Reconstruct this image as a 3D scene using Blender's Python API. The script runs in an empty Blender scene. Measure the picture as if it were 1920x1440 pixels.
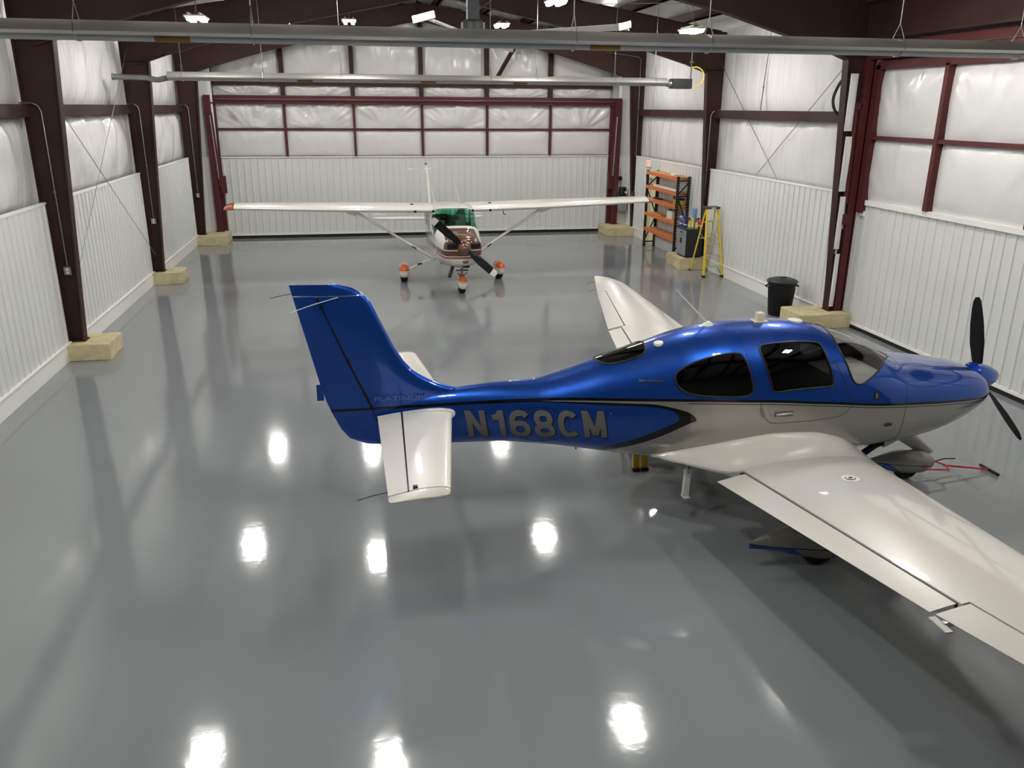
import bpy, bmesh, math, random
from mathutils import Vector, Matrix, noise
random.seed(7)
pi = math.pi
scene = bpy.context.scene
COL = scene.collection

# ------------------------------------------------------------------ camera, world, exposure
EYE = Vector((0.0, 0.0, 4.3))
F_PX = 1530.0
YAW, PITCH, ROLL = math.radians(10.64), math.radians(18.73), math.radians(-0.375)
def camera():
    fwd = Vector((math.sin(YAW)*math.cos(PITCH), math.cos(YAW)*math.cos(PITCH), -math.sin(PITCH)))
    r = Vector((math.cos(YAW), -math.sin(YAW), 0)); d = -(r.cross(fwd))
    r2 = math.cos(ROLL)*r + math.sin(ROLL)*d; d2 = -math.sin(ROLL)*r + math.cos(ROLL)*d
    m = Matrix((r2, -d2, -fwd)).transposed().to_4x4(); m.translation = EYE
    c = bpy.data.cameras.new('camera'); c.sensor_width = 36; c.lens = F_PX/1920*36; c.clip_end = 200; c.clip_start = .05
    o = bpy.data.objects.new('camera', c); COL.objects.link(o); o.matrix_world = m
    scene.camera = o
camera()
w = bpy.data.worlds.new('world'); scene.world = w; w.use_nodes = True
w.node_tree.nodes['Background'].inputs[0].default_value = (.5, .5, .5, 1)
w.node_tree.nodes['Background'].inputs[1].default_value = .02
vs = scene.view_settings
vs.view_transform = 'Standard'; vs.look = 'None'; vs.gamma = 1; vs.use_curve_mapping = False
vs.exposure = 0.0
LAMP = 150.0           # radiance of the LED strips

# ------------------------------------------------------------------ node helpers
def s2l(c): return c/12.92 if c <= .04045 else ((c+.055)/1.055)**2.4
def C(r, g, b): return (s2l(r/255), s2l(g/255), s2l(b/255), 1)
class Ex:                      # arithmetic on node sockets
    def __init__(s, nt, k): s.nt, s.k = nt, k
    def _op(s, op, *a):
        n = s.nt.nodes.new('ShaderNodeMath'); n.operation = op
        for i, q in enumerate((s,)+a):
            if isinstance(q, Ex): s.nt.links.new(q.k, n.inputs[i])
            else: n.inputs[i].default_value = q
        return Ex(s.nt, n.outputs[0])
    def __add__(s, o): return s._op('ADD', o)
    def __sub__(s, o): return s._op('SUBTRACT', o)
    def __mul__(s, o): return s._op('MULTIPLY', o)
    def gt(s, o): return s._op('GREATER_THAN', o)
    def lt(s, o): return s._op('LESS_THAN', o)
    def abs(s): return s._op('ABSOLUTE')
    def maxi(s, o): return s._op('MAXIMUM', o)
    def mini(s, o): return s._op('MINIMUM', o)
    def inv(s): return s._op('MULTIPLY', -1)._op('ADD', 1)
    def curve(s, pts):         # piecewise smooth function through pts
        x0, x1 = pts[0][0], pts[-1][0]; ys = [p[1] for p in pts]; y0, y1 = min(ys), max(ys)
        t = (s-x0)*(1/(x1-x0)); n = s.nt.nodes.new('ShaderNodeFloatCurve'); cv = n.mapping.curves[0]
        q = [((p[0]-x0)/(x1-x0), (p[1]-y0)/max(1e-6, y1-y0)) for p in pts]
        cv.points[0].location = q[0]; cv.points[1].location = q[-1]
        for a in q[1:-1]: cv.points.new(*a)
        for a in cv.points: a.handle_type = 'AUTO_CLAMPED'
        n.mapping.extend = 'HORIZONTAL'; n.mapping.update(); s.nt.links.new(t.k, n.inputs['Value'])
        return Ex(s.nt, n.outputs[0])*(y1-y0)+y0
MATS = {}
def mat(name, base, rough=.5, metal=0., spec=.5, coat=0., var=.06, vscale=3., bump=0., bscale=20., detail=4, rvar=0., stretch=None, trans=None, coat_rough=.03):
    m = bpy.data.materials.new(name); m.use_nodes = True; nt = m.node_tree; N = nt.nodes; L = nt.links
    b = N['Principled BSDF']; b.inputs['Roughness'].default_value = rough; b.inputs['Metallic'].default_value = metal
    b.inputs['Specular IOR Level'].default_value = spec; b.inputs['Coat Weight'].default_value = coat; b.inputs['Coat Roughness'].default_value = coat_rough
    tc = N.new('ShaderNodeTexCoord'); src = tc.outputs['Object']
    if stretch:
        mp = N.new('ShaderNodeMapping'); mp.inputs['Scale'].default_value = stretch; L.new(src, mp.inputs[0]); src = mp.outputs[0]
    n = N.new('ShaderNodeTexNoise'); n.inputs['Scale'].default_value = vscale; n.inputs['Detail'].default_value = detail; L.new(src, n.inputs[0])
    r = N.new('ShaderNodeValToRGB'); e = r.color_ramp.elements
    e[0].position = .3; e[1].position = .7
    e[0].color = tuple(max(0, c*(1-var)) for c in base[:3])+(1,); e[1].color = tuple(min(1, c*(1+var)) for c in base[:3])+(1,)
    L.new(n.outputs[0], r.inputs[0]); L.new(r.outputs[0], b.inputs['Base Color'])
    if rvar:
        mr = N.new('ShaderNodeMapRange'); mr.inputs[3].default_value = max(.01, rough-rvar); mr.inputs[4].default_value = rough+rvar
        L.new(n.outputs[0], mr.inputs[0]); L.new(mr.outputs[0], b.inputs['Roughness'])
    if bump:
        n2 = N.new('ShaderNodeTexNoise'); n2.inputs['Scale'].default_value = bscale; n2.inputs['Detail'].default_value = 3; L.new(src, n2.inputs[0])
        bp = N.new('ShaderNodeBump'); bp.inputs['Strength'].default_value = bump; bp.inputs['Distance'].default_value = .02
        L.new(n2.outputs[0], bp.inputs['Height']); L.new(bp.outputs[0], b.inputs['Normal'])
    MATS[name] = m; return m
def regions(m, base, layers):   # layers: (mask Ex fn(x,y,z), colour) painted in order over base; returns material
    nt = m.node_tree; N = nt.nodes; L = nt.links; b = N['Principled BSDF']
    tc = N.new('ShaderNodeTexCoord'); sp = N.new('ShaderNodeSeparateXYZ'); L.new(tc.outputs['Object'], sp.inputs[0])
    x, y, z = (Ex(nt, sp.outputs[i]) for i in range(3))
    for l in list(b.inputs['Base Color'].links): L.remove(l)
    prev = N.new('ShaderNodeRGB'); prev.outputs[0].default_value = base; prev = prev.outputs[0]
    for fn, col in layers:
        k = fn(x, y, z); mx = N.new('ShaderNodeMix'); mx.data_type = 'RGBA'
        L.new(k.k, mx.inputs['Factor']); L.new(prev, mx.inputs['A']); mx.inputs['B'].default_value = col; prev = mx.outputs['Result']
    L.new(prev, b.inputs['Base Color']); return m
def emit(name, col, s):
    m = mat(name, col, .4); b = m.node_tree.nodes['Principled BSDF']
    b.inputs['Emission Color'].default_value = col; b.inputs['Emission Strength'].default_value = s; return m
def glass(name, tint, refl=.08):
    m = bpy.data.materials.new(name); m.use_nodes = True; nt = m.node_tree; N = nt.nodes; L = nt.links; N.clear()
    o = N.new('ShaderNodeOutputMaterial'); t = N.new('ShaderNodeBsdfTransparent'); g = N.new('ShaderNodeBsdfGlossy'); mx = N.new('ShaderNodeMixShader')
    t.inputs[0].default_value = tint; g.inputs['Roughness'].default_value = .015; g.inputs['Color'].default_value = (.95, .95, .95, 1)
    lw = N.new('ShaderNodeLayerWeight'); lw.inputs[0].default_value = .5; pw = N.new('ShaderNodeMath'); pw.operation = 'POWER'; pw.inputs[1].default_value = 5.
    f = N.new('ShaderNodeMath'); f.operation = 'MULTIPLY_ADD'; f.inputs[1].default_value = .94; f.inputs[2].default_value = .05
    L.new(lw.outputs['Facing'], pw.inputs[0]); L.new(pw.outputs[0], f.inputs[0])
    no = N.new('ShaderNodeTexNoise'); no.inputs['Scale'].default_value = 2.; ad = N.new('ShaderNodeMath'); ad.operation = 'MULTIPLY_ADD'
    ad.inputs[1].default_value = refl*.2; L.new(no.outputs[0], ad.inputs[0]); L.new(f.outputs[0], ad.inputs[2])
    L.new(ad.outputs[0], mx.inputs[0]); L.new(t.outputs[0], mx.inputs[1]); L.new(g.outputs[0], mx.inputs[2]); L.new(mx.outputs[0], o.inputs[0])
    MATS[name] = m; return m

# ------------------------------------------------------------------ materials
M = MATS
mat('epoxy', (.24, .256, .266, 1), .085, spec=.55, var=.035, vscale=.35, bump=.03, bscale=9., rvar=.02)
mat('steel_brown', C(52, 30, 26), .6, spec=.3, var=.18, vscale=2.5, bump=.05)
mat('steel_red', C(82, 36, 33), .55, spec=.3, var=.12, vscale=2.5, bump=.05)
mat('sheet_white', C(216, 217, 214), .38, var=.015, vscale=1.2)
mat('trim_white', C(236, 235, 228), .4, var=.015)
mat('vinyl', C(218, 217, 213), .24, var=.02, vscale=1.5, bump=.35, bscale=5., stretch=(1, 1, .7))
mat('vinyl_side', C(216, 215, 211), .24, var=.03, vscale=1.5, bump=1., bscale=3.2, stretch=(2.6, 2.6, .14))
mat('vinyl_roof', C(205, 205, 202), .32, var=.03, bump=.3, bscale=5.)
mat('concrete', C(203, 190, 150), .85, var=.14, vscale=6., bump=.3, bscale=35.)
mat('galv', C(150, 150, 148), .3, metal=.9, var=.12, vscale=4.)
mat('alu', C(205, 202, 194), .33, metal=.88, var=.1, vscale=2., stretch=(.3, 3, 3))
mat('tube_grey', C(165, 168, 168), .45, metal=.3, var=.06)
mat('brass', C(125, 98, 50), .4, metal=.7, var=.1)
mat('wall_grey', C(120, 120, 118), .7, var=.05)
mat('prop_black', C(12, 12, 13), .5, spec=.2)
mat('black', C(14, 14, 15), .5, spec=.35, var=.2)
mat('black_gloss', C(9, 9, 10), .3, spec=.35, var=.2)
mat('rubber', C(20, 20, 20), .8, var=.2)
mat('dark_grey', C(58, 60, 62), .5, var=.1)
mat('cabinet_grey', C(140, 143, 147), .45, var=.04)
mat('cabinet_black', C(30, 31, 34), .5, var=.1)
mat('orange', C(214, 106, 52), .45, var=.06)
mat('wood', C(205, 155, 95), .6, var=.15, vscale=8., stretch=(1, .12, 1))
mat('yellow', C(226, 196, 60), .45, var=.05)
mat('yellow_dull', C(200, 165, 40), .45, var=.06)
mat('white_plastic', C(232, 230, 220), .4, var=.03)
mat('cream', C(225, 216, 186), .45, var=.03)
mat('red', C(205, 40, 34), .4, var=.06)
mat('gas_yellow', C(225, 190, 60), .5, var=.05)
mat('blue_roll', C(110, 150, 190), .7, var=.05)
mat('paint_blue', (.0015, .062, .38, 1), .27, metal=.7, coat=1., var=.03)
mat('paint_silver', C(172, 168, 160), .34, metal=.8, coat=.8, var=.02)
mat('paint_pearl', C(218, 214, 203), .3, metal=.05, coat=1., var=.015)
mat('paint_white', C(240, 236, 226), .28, coat=.9, var=.015)
mat('paint_orange', C(190, 82, 22), .28, coat=.9, var=.05)
mat('paint_brown', C(92, 48, 22), .22, coat=1., var=.05)
mat('wick', C(45, 45, 45), .6)
mat('seal_black', C(10, 10, 11), .4)
mat('decal_grey', C(100, 99, 96), .4, var=.03)
mat('decal_dark', C(10, 12, 25), .4)
mat('decal_faint', C(70, 95, 150), .4, var=.03)
mat('fabric', C(62, 60, 58), .85, var=.15, vscale=20.)
mat('glareshield', C(150, 148, 140), .8, var=.05)
mat('fabric_pale', C(150, 150, 140), .85, var=.1, vscale=20.)
mat('plug_dark', C(60, 55, 50), .8)
mat('spray_blue', C(24, 84, 190), .3); mat('spray_red', C(186, 34, 40), .3); mat('spray_green', C(150, 200, 90), .3)
mat('spray_yellow', C(222, 202, 70), .3); mat('spray_purple', C(70, 32, 110), .3); mat('spray_clear', C(200, 205, 205), .3)
mat('sign_white', C(236, 232, 226), .5)
emit('lamp_glow', (1., .978, .945, 1), LAMP)
emit('exit_glow', (1., .12, .08, 1), 1.6)
glass('glass_dark', (.03, .035, .04, 1)); glass('glass_clear', (.86, .89, .87, 1)); glass('glass_green', (.52, .86, .72, 1)); glass('glass_smoke', (.07, .075, .08, 1))

# ------------------------------------------------------------------ mesh helpers
def V(*a): return Vector(a)
class MB:
    def __init__(s): s.v = []; s.f = []
    def add(s, vs_, fs):
        k = len(s.v); s.v += [tuple(p) for p in vs_]; s.f += [tuple(i+k for i in f) for f in fs]; return s
    def box(s, x0, x1, y0, y1, z0, z1):
        return s.add([(x0, y0, z0), (x1, y0, z0), (x1, y1, z0), (x0, y1, z0), (x0, y0, z1), (x1, y0, z1), (x1, y1, z1), (x0, y1, z1)],
                     [(3, 2, 1, 0), (4, 5, 6, 7), (0, 1, 5, 4), (1, 2, 6, 5), (2, 3, 7, 6), (3, 0, 4, 7)])
    def bar(s, p, q, w_, h, up=(0, 0, 1)):
        p, q = Vector(p), Vector(q); d = (q-p).normalized(); u = Vector(up); a = d.cross(u)
        if a.length < 1e-4: a = d.cross(Vector((1, 0, 0)))
        a.normalize(); b = a.cross(d); a *= w_/2; b *= h/2
        return s.add([p-a-b, p+a-b, p+a+b, p-a+b, q-a-b, q+a-b, q+a+b, q-a+b], [(0, 1, 2, 3), (7, 6, 5, 4), (4, 5, 1, 0), (5, 6, 2, 1), (6, 7, 3, 2), (7, 4, 0, 3)])
    def tube(s, path, r, n=8, caps=True):
        P = [Vector(p) for p in path]; R = r if isinstance(r, (list, tuple)) else [r]*len(P)
        rings = []; a = None
        for i, p in enumerate(P):
            d = (P[min(i+1, len(P)-1)]-P[max(i-1, 0)]).normalized()
            if a is None:
                a = d.cross(Vector((0, 0, 1)))
                if a.length < 1e-3: a = d.cross(Vector((1, 0, 0)))
            a = (a-d*a.dot(d)).normalized(); b = d.cross(a)
            rings.append([p+(a*math.cos(2*pi*j/n)+b*math.sin(2*pi*j/n))*R[i] for j in range(n)])
        return s.loft(rings, caps)
    def loft(s, rings, caps=True, closed=True):
        n = len(rings[0]); vv = [p for r in rings for p in r]; ff = []
        for i in range(len(rings)-1):
            for j in range(n if closed else n-1):
                k = (j+1) % n; ff.append((i*n+j, i*n+k, (i+1)*n+k, (i+1)*n+j))
        if caps:
            ff.append(tuple(reversed(range(n)))); ff.append(tuple((len(rings)-1)*n+j for j in range(n)))
        return s.add(vv, ff)
    def lathe(s, prof, o, axis=(0, 0, 1), n=20):
        ax = Vector(axis).normalized(); a = ax.orthogonal().normalized(); b = ax.cross(a); o = Vector(o)
        return s.loft([[o+ax*h+(a*math.cos(2*pi*j/n)+b*math.sin(2*pi*j/n))*max(r, 1e-4) for j in range(n)] for r, h in prof])
    def prism(s, poly, a, b, fn):   # polygon poly (u,v) extruded along t from a to b, point = fn(u,v,t)
        n = len(poly); return s.add([fn(u, v_, a) for u, v_ in poly]+[fn(u, v_, b) for u, v_ in poly],
            [tuple(range(n)), tuple(reversed(range(n, 2*n)))]+[(j, n+j, n+(j+1) % n, (j+1) % n) for j in range(n)])
    def mesh(s, name, smooth=0):
        me = bpy.data.meshes.new(name); me.from_pydata(s.v, [], s.f); me.validate()
        bm = bmesh.new(); bm.from_mesh(me); bmesh.ops.recalc_face_normals(bm, faces=bm.faces); bm.to_mesh(me); bm.free()
        if smooth:
            me.polygons.foreach_set('use_smooth', [True]*len(me.polygons))
            if smooth < 180: me.set_sharp_from_angle(angle=math.radians(smooth))
        return me
    def build(s, name, m, parent=None, smooth=0, bevel=0, label=None):
        return link(name, s.mesh(name, smooth), m, parent, bevel, label)
def link(name, me, m, parent=None, bevel=0, label=None):
    o = bpy.data.objects.new(name, me); COL.objects.link(o)
    if m and not me.materials: me.materials.append(MATS[m] if isinstance(m, str) else m)
    if parent is not None:
        o.parent = parent; o.matrix_parent_inverse = Matrix.Translation(-root_loc(parent))
    if bevel:
        b = o.modifiers.new('bevel', 'BEVEL'); b.width = bevel; b.segments = 2; b.limit_method = 'ANGLE'
    if label: o['label'] = label
    return o
def root_loc(o): return o.location.copy() if o.parent is None else Vector((0, 0, 0))
def thing(name, label, cat, loc=(0, 0, 0), group=None):
    o = bpy.data.objects.new(name, None); COL.objects.link(o); o.location = loc; o.empty_display_size = .2
    return tag(o, label, cat, group)
def tag(o, label, cat, group=None):
    o['label'] = label; o['category'] = cat
    if group: o['group'] = group
    return o
def struct(o, label=None):
    o['kind'] = 'structure'
    if label: o['label'] = label
    return o
def crv(pts, n=5):      # smooth path through pts (Catmull-Rom)
    P = [Vector(p) for p in pts]; P = [2*P[0]-P[1]]+P+[2*P[-1]-P[-2]]; o = []
    for a, b, c, d in zip(P, P[1:], P[2:], P[3:]):
        o += [.5*(2*b+(c-a)*t+(2*a-5*b+4*c-d)*t*t+(3*b-a-3*c+d)*t**3) for t in [i/n for i in range(n)]]
    return o+[P[-2]]
def lerp(a, b, t): return a+(b-a)*t
def interp(pts, x):
    if x <= pts[0][0]: return pts[0][1]
    for (a, b), (c, d) in zip(pts, pts[1:]):
        if x <= c: return lerp(b, d, (x-a)/(c-a))
    return pts[-1][1]
def foil(mb, secs, a=0., b=1., n=14, up=(0, 0, 1)):
    """loft of airfoil sections (leading edge, trailing edge, thickness, camber[, from, to]) cut to the chord span a..b"""
    up = Vector(up); rings = []
    yt = lambda f: 5*(.2969*math.sqrt(max(f, 0))-.126*f-.3516*f*f+.2843*f**3-.1036*f**4)+.004
    for sec in secs:
        le, te, t, cam = Vector(sec[0]), Vector(sec[1]), sec[2], sec[3]; a_, b_ = (sec[4], sec[5]) if len(sec) > 4 else (a, b)
        fr = [a_+(b_-a_)*(1-math.cos(pi*i/n))/2 for i in range(n+1)]
        rings.append([le+(te-le)*f+up*(cam*4*f*(1-f)+t*yt(f)) for f in reversed(fr)]+[le+(te-le)*f+up*(cam*4*f*(1-f)-t*yt(f)) for f in fr])
    return mb.loft(rings)
def herm(xs, ys, x):
    n = len(xs)
    if x <= xs[0]: return ys[0]
    if x >= xs[-1]: return ys[-1]
    i = 0
    while x > xs[i+1]: i += 1
    def sl(k):
        if k <= 0: return (ys[1]-ys[0])/(xs[1]-xs[0])
        if k >= n-1: return (ys[-1]-ys[-2])/(xs[-1]-xs[-2])
        p = (ys[k]-ys[k-1])/(xs[k]-xs[k-1]); q = (ys[k+1]-ys[k])/(xs[k+1]-xs[k])
        return 0 if p*q <= 0 else 2*p*q/(p+q)
    h = xs[i+1]-xs[i]; t = (x-xs[i])/h
    return (2*t**3-3*t*t+1)*ys[i]+(t**3-2*t*t+t)*h*sl(i)+(-2*t**3+3*t*t)*ys[i+1]+(t**3-t*t)*h*sl(i+1)
class Hull:
    """body of superellipse stations (x, ztop, zbot, halfwidth, zc, ntop, nbot); to3(x, y, z) places it"""
    def __init__(s, st, to3): s.xs = [q[0] for q in st]; s.c = [[q[k] for q in st] for k in range(7)]; s.to3 = to3; s.memo = {}
    def sta(s, x):
        k = round(x, 5)
        if k not in s.memo: s.memo[k] = [herm(s.xs, s.c[i], x) for i in range(1, 7)]
        return s.memo[k]
    def loc(s, x, th, off=0.):
        zt, zb, w_, zc, nt, nb = s.sta(x); c, q = math.cos(th), math.sin(th)
        n = nt if q >= 0 else nb; h = (zt-zc if q >= 0 else zc-zb)+off
        return (x, (w_+off)*math.copysign(abs(c)**(2/n), c), zc+h*math.copysign(abs(q)**(2/n), q))
    def P(s, x, th, off=0.): return s.to3(*s.loc(x, th, off))
    def th(s, x, z):
        zt, zb, w_, zc, nt, nb = s.sta(x); n = nt if z >= zc else nb; h = zt-zc if z >= zc else zc-zb
        return math.asin(max(-1, min(1, math.copysign(abs((z-zc)/h)**(n/2), z-zc))))
    def side(s, x, z, sg=-1, off=0.):   # point of the side surface at height z
        zt, zb, w_, zc, nt, nb = s.sta(x); n = nt if z >= zc else nb; h = zt-zc if z >= zc else zc-zb
        k = max(0., 1-abs((z-zc)/h)**n)**(1/n); return s.to3(x, sg*(w_*k+off), z)
    def build(s, nx, nt, wins):
        x0, x1 = s.xs[0], s.xs[-1]; X = [[x0+(x1-x0)*i/nx]*nt for i in range(nx+1)]; T = [[2*pi*(j+.5)/nt for j in range(nt)] for i in range(nx+1)]
        own = {}
        def inside(p, poly):
            r = False; j = len(poly)-1
            for i in range(len(poly)):
                (a, b), (c, d) = poly[i], poly[j]
                if (b > p[1]) != (d > p[1]) and p[0] < (c-a)*(p[1]-b)/(d-b)+a: r = not r
                j = i
            return r
        for k, poly in enumerate(wins):
            bx0, bx1 = min(p[0] for p in poly), max(p[0] for p in poly); by0, by1 = min(p[1] for p in poly), max(p[1] for p in poly)
            for i in range(nx):
                xc = x0+(x1-x0)*(i+.5)/nx
                if not bx0 <= xc <= bx1: continue
                for j in range(nt-1):
                    t = 2*pi*(j+1)/nt
                    if by0 <= t <= by1 and inside((xc, t), poly): own[(i, j)] = k
        SC = .6
        for i in range(nx+1):
            for j in range(nt):
                nb = [own.get((a, b % nt), -1) for a in (i-1, i) for b in (j-1, j) if 0 <= a < nx]
                ks = set(nb)
                if len(ks) > 1:
                    k = max(ks); poly = wins[k]; p = Vector((X[i][j], T[i][j]*SC)); best = None
                    for u in range(len(poly)):
                        a = Vector((poly[u][0], poly[u][1]*SC)); b = Vector((poly[u-1][0], poly[u-1][1]*SC)); e = b-a
                        t = max(0, min(1, (p-a).dot(e)/max(1e-9, e.dot(e)))); q = a+e*t
                        if best is None or (q-p).length < (best-p).length: best = q
                    X[i][j] = best.x; T[i][j] = best.y/SC
        pts = [s.P(X[i][j], T[i][j]) for i in range(nx+1) for j in range(nt)]
        groups = {}
        for i in range(nx):
            for j in range(nt):
                k = (j+1) % nt; groups.setdefault(own.get((i, j), -1), []).append((i*nt+j, i*nt+k, (i+1)*nt+k, (i+1)*nt+j))
        groups[-1] += [tuple(range(nt)), tuple(nx*nt+j for j in range(nt))]
        out = []
        for k in range(-1, len(wins)):
            fs = groups.get(k, []); ids = sorted({q for f in fs for q in f}); mp = {q: n for n, q in enumerate(ids)}
            mb = MB(); mb.add([pts[q] for q in ids], [tuple(mp[q] for q in f) for f in fs]); out.append(mb)
        return out[0], out[1:]
    def line(s, pts, r, off=0., closed=False, n=6):   # thin tube on the surface through (x, th) points
        q = list(pts)+([pts[0]] if closed else []); d = []
        for (a, b), (c, e) in zip(q, q[1:]):
            m = max(2, int(math.hypot(c-a, (e-b)*.6)/.03)); d += [(lerp(a, c, i/m), lerp(b, e, i/m)) for i in range(m)]
        d.append(q[-1]); return MB().tube([s.P(x, t, off) for x, t in d], r, n, not closed)
def smooth_poly(pts, it=2):      # Chaikin corner cutting of a closed polygon
    for _ in range(it):
        o = []
        for i in range(len(pts)):
            a, b = pts[i], pts[(i+1) % len(pts)]
            o += [(lerp(a[0], b[0], .25), lerp(a[1], b[1], .25)), (lerp(a[0], b[0], .75), lerp(a[1], b[1], .75))]
        pts = o
    return pts
def text_flat(txt, bold=0., cut=0.):   # flat text as (verts2d, faces), cap height 1
    cu = bpy.data.curves.new('t', 'FONT'); cu.body = txt; cu.size = 1.4; cu.offset = bold; cu.resolution_u = 5
    o = bpy.data.objects.new('t', cu); COL.objects.link(o); dg = bpy.context.evaluated_depsgraph_get(); dg.update()
    me = bpy.data.meshes.new_from_object(o.evaluated_get(dg)); bpy.data.objects.remove(o); bpy.data.curves.remove(cu)
    bm = bmesh.new(); bm.from_mesh(me); bpy.data.meshes.remove(me)
    if cut:
        xs = [v.co.x for v in bm.verts]; ys = [v.co.y for v in bm.verts]
        for ax, lo, hi in ((0, min(xs), max(xs)), (1, min(ys), max(ys))):
            t = lo+cut
            while t < hi:
                nrm = Vector((1, 0, 0)) if ax == 0 else Vector((0, 1, 0))
                bmesh.ops.bisect_plane(bm, geom=bm.verts[:]+bm.edges[:]+bm.faces[:], plane_co=nrm*t, plane_no=nrm); t += cut
    bm.verts.ensure_lookup_table(); v = [(q.co.x, q.co.y) for q in bm.verts]; f = [tuple(q.index for q in p.verts) for p in bm.faces]; bm.free()
    return v, f
def text_on(name, txt, m, parent, fn, width, height, bold=0., cut=0., slant=0.):
    v, f = text_flat(txt, bold, cut); x0 = min(p[0] for p in v); x1 = max(p[0] for p in v); y0 = min(p[1] for p in v); y1 = max(p[1] for p in v)
    mb = MB(); mb.add([fn((p[0]-x0)/(x1-x0)*width+slant*(p[1]-y0)/(y1-y0)*height, (p[1]-y0)/(y1-y0)*height) for p in v], f)
    return mb.build(name, m, parent)

def ribbon(path, wd, step=.04):
    """flat stroke along a 2d polyline as quads"""
    P = [Vector(p) for p in path]; Q = [P[0]]
    for a, b in zip(P, P[1:]):
        n = max(1, int((b-a).length/step)); Q += [a+(b-a)*(i/n) for i in range(1, n+1)]
    v = []; f = []; closed = (P[0]-P[-1]).length < 1e-4; K = 4
    for i, p in enumerate(Q):
        a = Q[i-1] if i else (Q[-2] if closed else p); b = Q[i+1] if i < len(Q)-1 else (Q[1] if closed else p)
        d = (b-a).normalized(); n = Vector((-d.y, d.x)); v += [tuple(p+n*wd*(k/K-.5)) for k in range(K+1)]
    for i in range(len(Q)-1):
        for k in range(K): j = i*(K+1)+k; f.append((j, j+1, j+K+2, j+K+1))
    return v, f
def arc(cx, cy, rx, ry, a0, a1, n=26):
    return [(cx+rx*math.copysign(abs(math.cos(t))**.85, math.cos(t)), cy+ry*math.copysign(abs(math.sin(t))**.85, math.sin(t))) for t in [math.radians(lerp(a0, a1, i/n)) for i in range(n+1)]]
GLYPH = {   # bold block letters, cap height 1: strokes and advance width
    'N': ([[(.10, 0), (.10, 1)], [(.13, .93), (.57, .07)], [(.60, 0), (.60, 1)]], .86), '1': ([[(.40, 0), (.40, 1)], [(.08, .74), (.26, .77), (.36, .90)]], .66),
    '6': ([arc(.36, .32, .26, .225, 0, 360), arc(.40, .56, .30, .345, 40, 190)], .86), '8': ([arc(.36, .27, .26, .18, 0, 360), arc(.36, .70, .225, .205, 0, 360)], .86),
    'C': ([arc(.38, .5, .28, .40, 42, 318)], .88), 'M': ([[(.10, 0), (.10, 1)], [(.14, .95), (.40, .10)], [(.40, .10), (.66, .95)], [(.70, 0), (.70, 1)]], .9)}
def block_text(name, txt, m, parent, fn, width, height, wd=.2):
    tot = sum(GLYPH[c][1] for c in txt); k = width/tot; x = 0; mb = MB()
    for c in txt:
        for st in GLYPH[c][0]:
            v, f = ribbon(st, wd); mb.add([fn((x+p[0])*k, p[1]*height) for p in v], f)
        x += GLYPH[c][1]
    return mb.build(name, m, parent)

# ------------------------------------------------------------------ hangar shell
XL, XR, XC = -5.17, 9.62, 2.22          # inner faces of the side walls, ridge line
XD = 10.0                               # plane of the right hangar door
YB, Y0 = 29.3, -4.0                     # end wall behind the far door, wall behind the viewer
FR = [2.5, 8.9, 15.3, 21.9, 28.2]       # steel frame lines
def roof(x): return 6.5+.15*(min(x, 2*XC-x)-XL)
floor = struct(MB().box(XL-.2, XR+.7, Y0-.2, YB+.3, -.2, 0).build('floor', 'epoxy'), 'glossy grey epoxy floor of the hangar')

def quad_panel(o, u, v, n, W, Hh, seed, amp=.05, fold=.012, style='v', nu=36, nv=20):
    """billowing insulation blanket: o corner, u/v unit axes, n normal into the room"""
    o, u, v, n = Vector(o), Vector(u), Vector(v), Vector(n); mb = MB(); pts = []
    for j in range(nv+1):
        for i in range(nu+1):
            a, b = i/nu, j/nv
            e = (1-abs(2*a-1)**6)*(1-abs(2*b-1)**6); d = amp*e*(.55+.45*math.sin(pi*b))
            p = Vector((a*W*2.2+seed*7.3, b*Hh*.35, seed*1.7))
            if style == 'v':
                d += e*fold*(1.6*abs(noise.noise(p*2.6))+.9*noise.noise(Vector((a*W*6+seed, b*.7, seed)))) * (.5+.8*b)
            else:   # folds fanning from the lower corners towards the top
                k = math.atan2(b*Hh+.1, (a-.5)*W*.9)*5.5; top = b**1.5
                d += e*fold*(1.2*abs(noise.noise(Vector((k, seed*3.1, b*.6))))*(.3+top)+.8*noise.noise(Vector((a*W*2, b*Hh*2, seed*2.3))))
            pts.append(o+u*(a*W)+v*(b*Hh)+n*d)
    k = nu+1
    mb.add(pts, [(j*k+i, j*k+i+1, (j+1)*k+i+1, (j+1)*k+i) for j in range(nv) for i in range(nu)])
    return mb
SEED = [1]
def blanket(parent, o, u, v, n, W, Hh, amp=.05, fold=.012, style='v', m='vinyl'):
    SEED[0] += 1; mb = quad_panel(o, u, v, n, W, Hh, SEED[0]*.37, amp, fold, style)
    return mb.build('insulation_blanket', m, parent, smooth=180)
SHEETS = {}
def sheet_mesh(W, Hh):
    key = (round(W, 3), round(Hh, 3))
    if key in SHEETS: return SHEETS[key]
    n = max(1, round(W/.2286)); p = W/n; prof = [(0, 0)]
    for i in range(n):
        c = (i+.5)*p; prof += [(c-.024, 0), (c-.014, .022), (c+.014, .022), (c+.024, 0)]
    prof += [(W-.004, 0), (W-.002, -.008), (W, -.008), (W, -.014), (0, -.014)]
    mb = MB(); mb.prism(prof, 0, Hh, lambda a, d, t: (a, -d, t)); SHEETS[key] = mb.mesh('wainscot_sheet'); return SHEETS[key]
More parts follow.
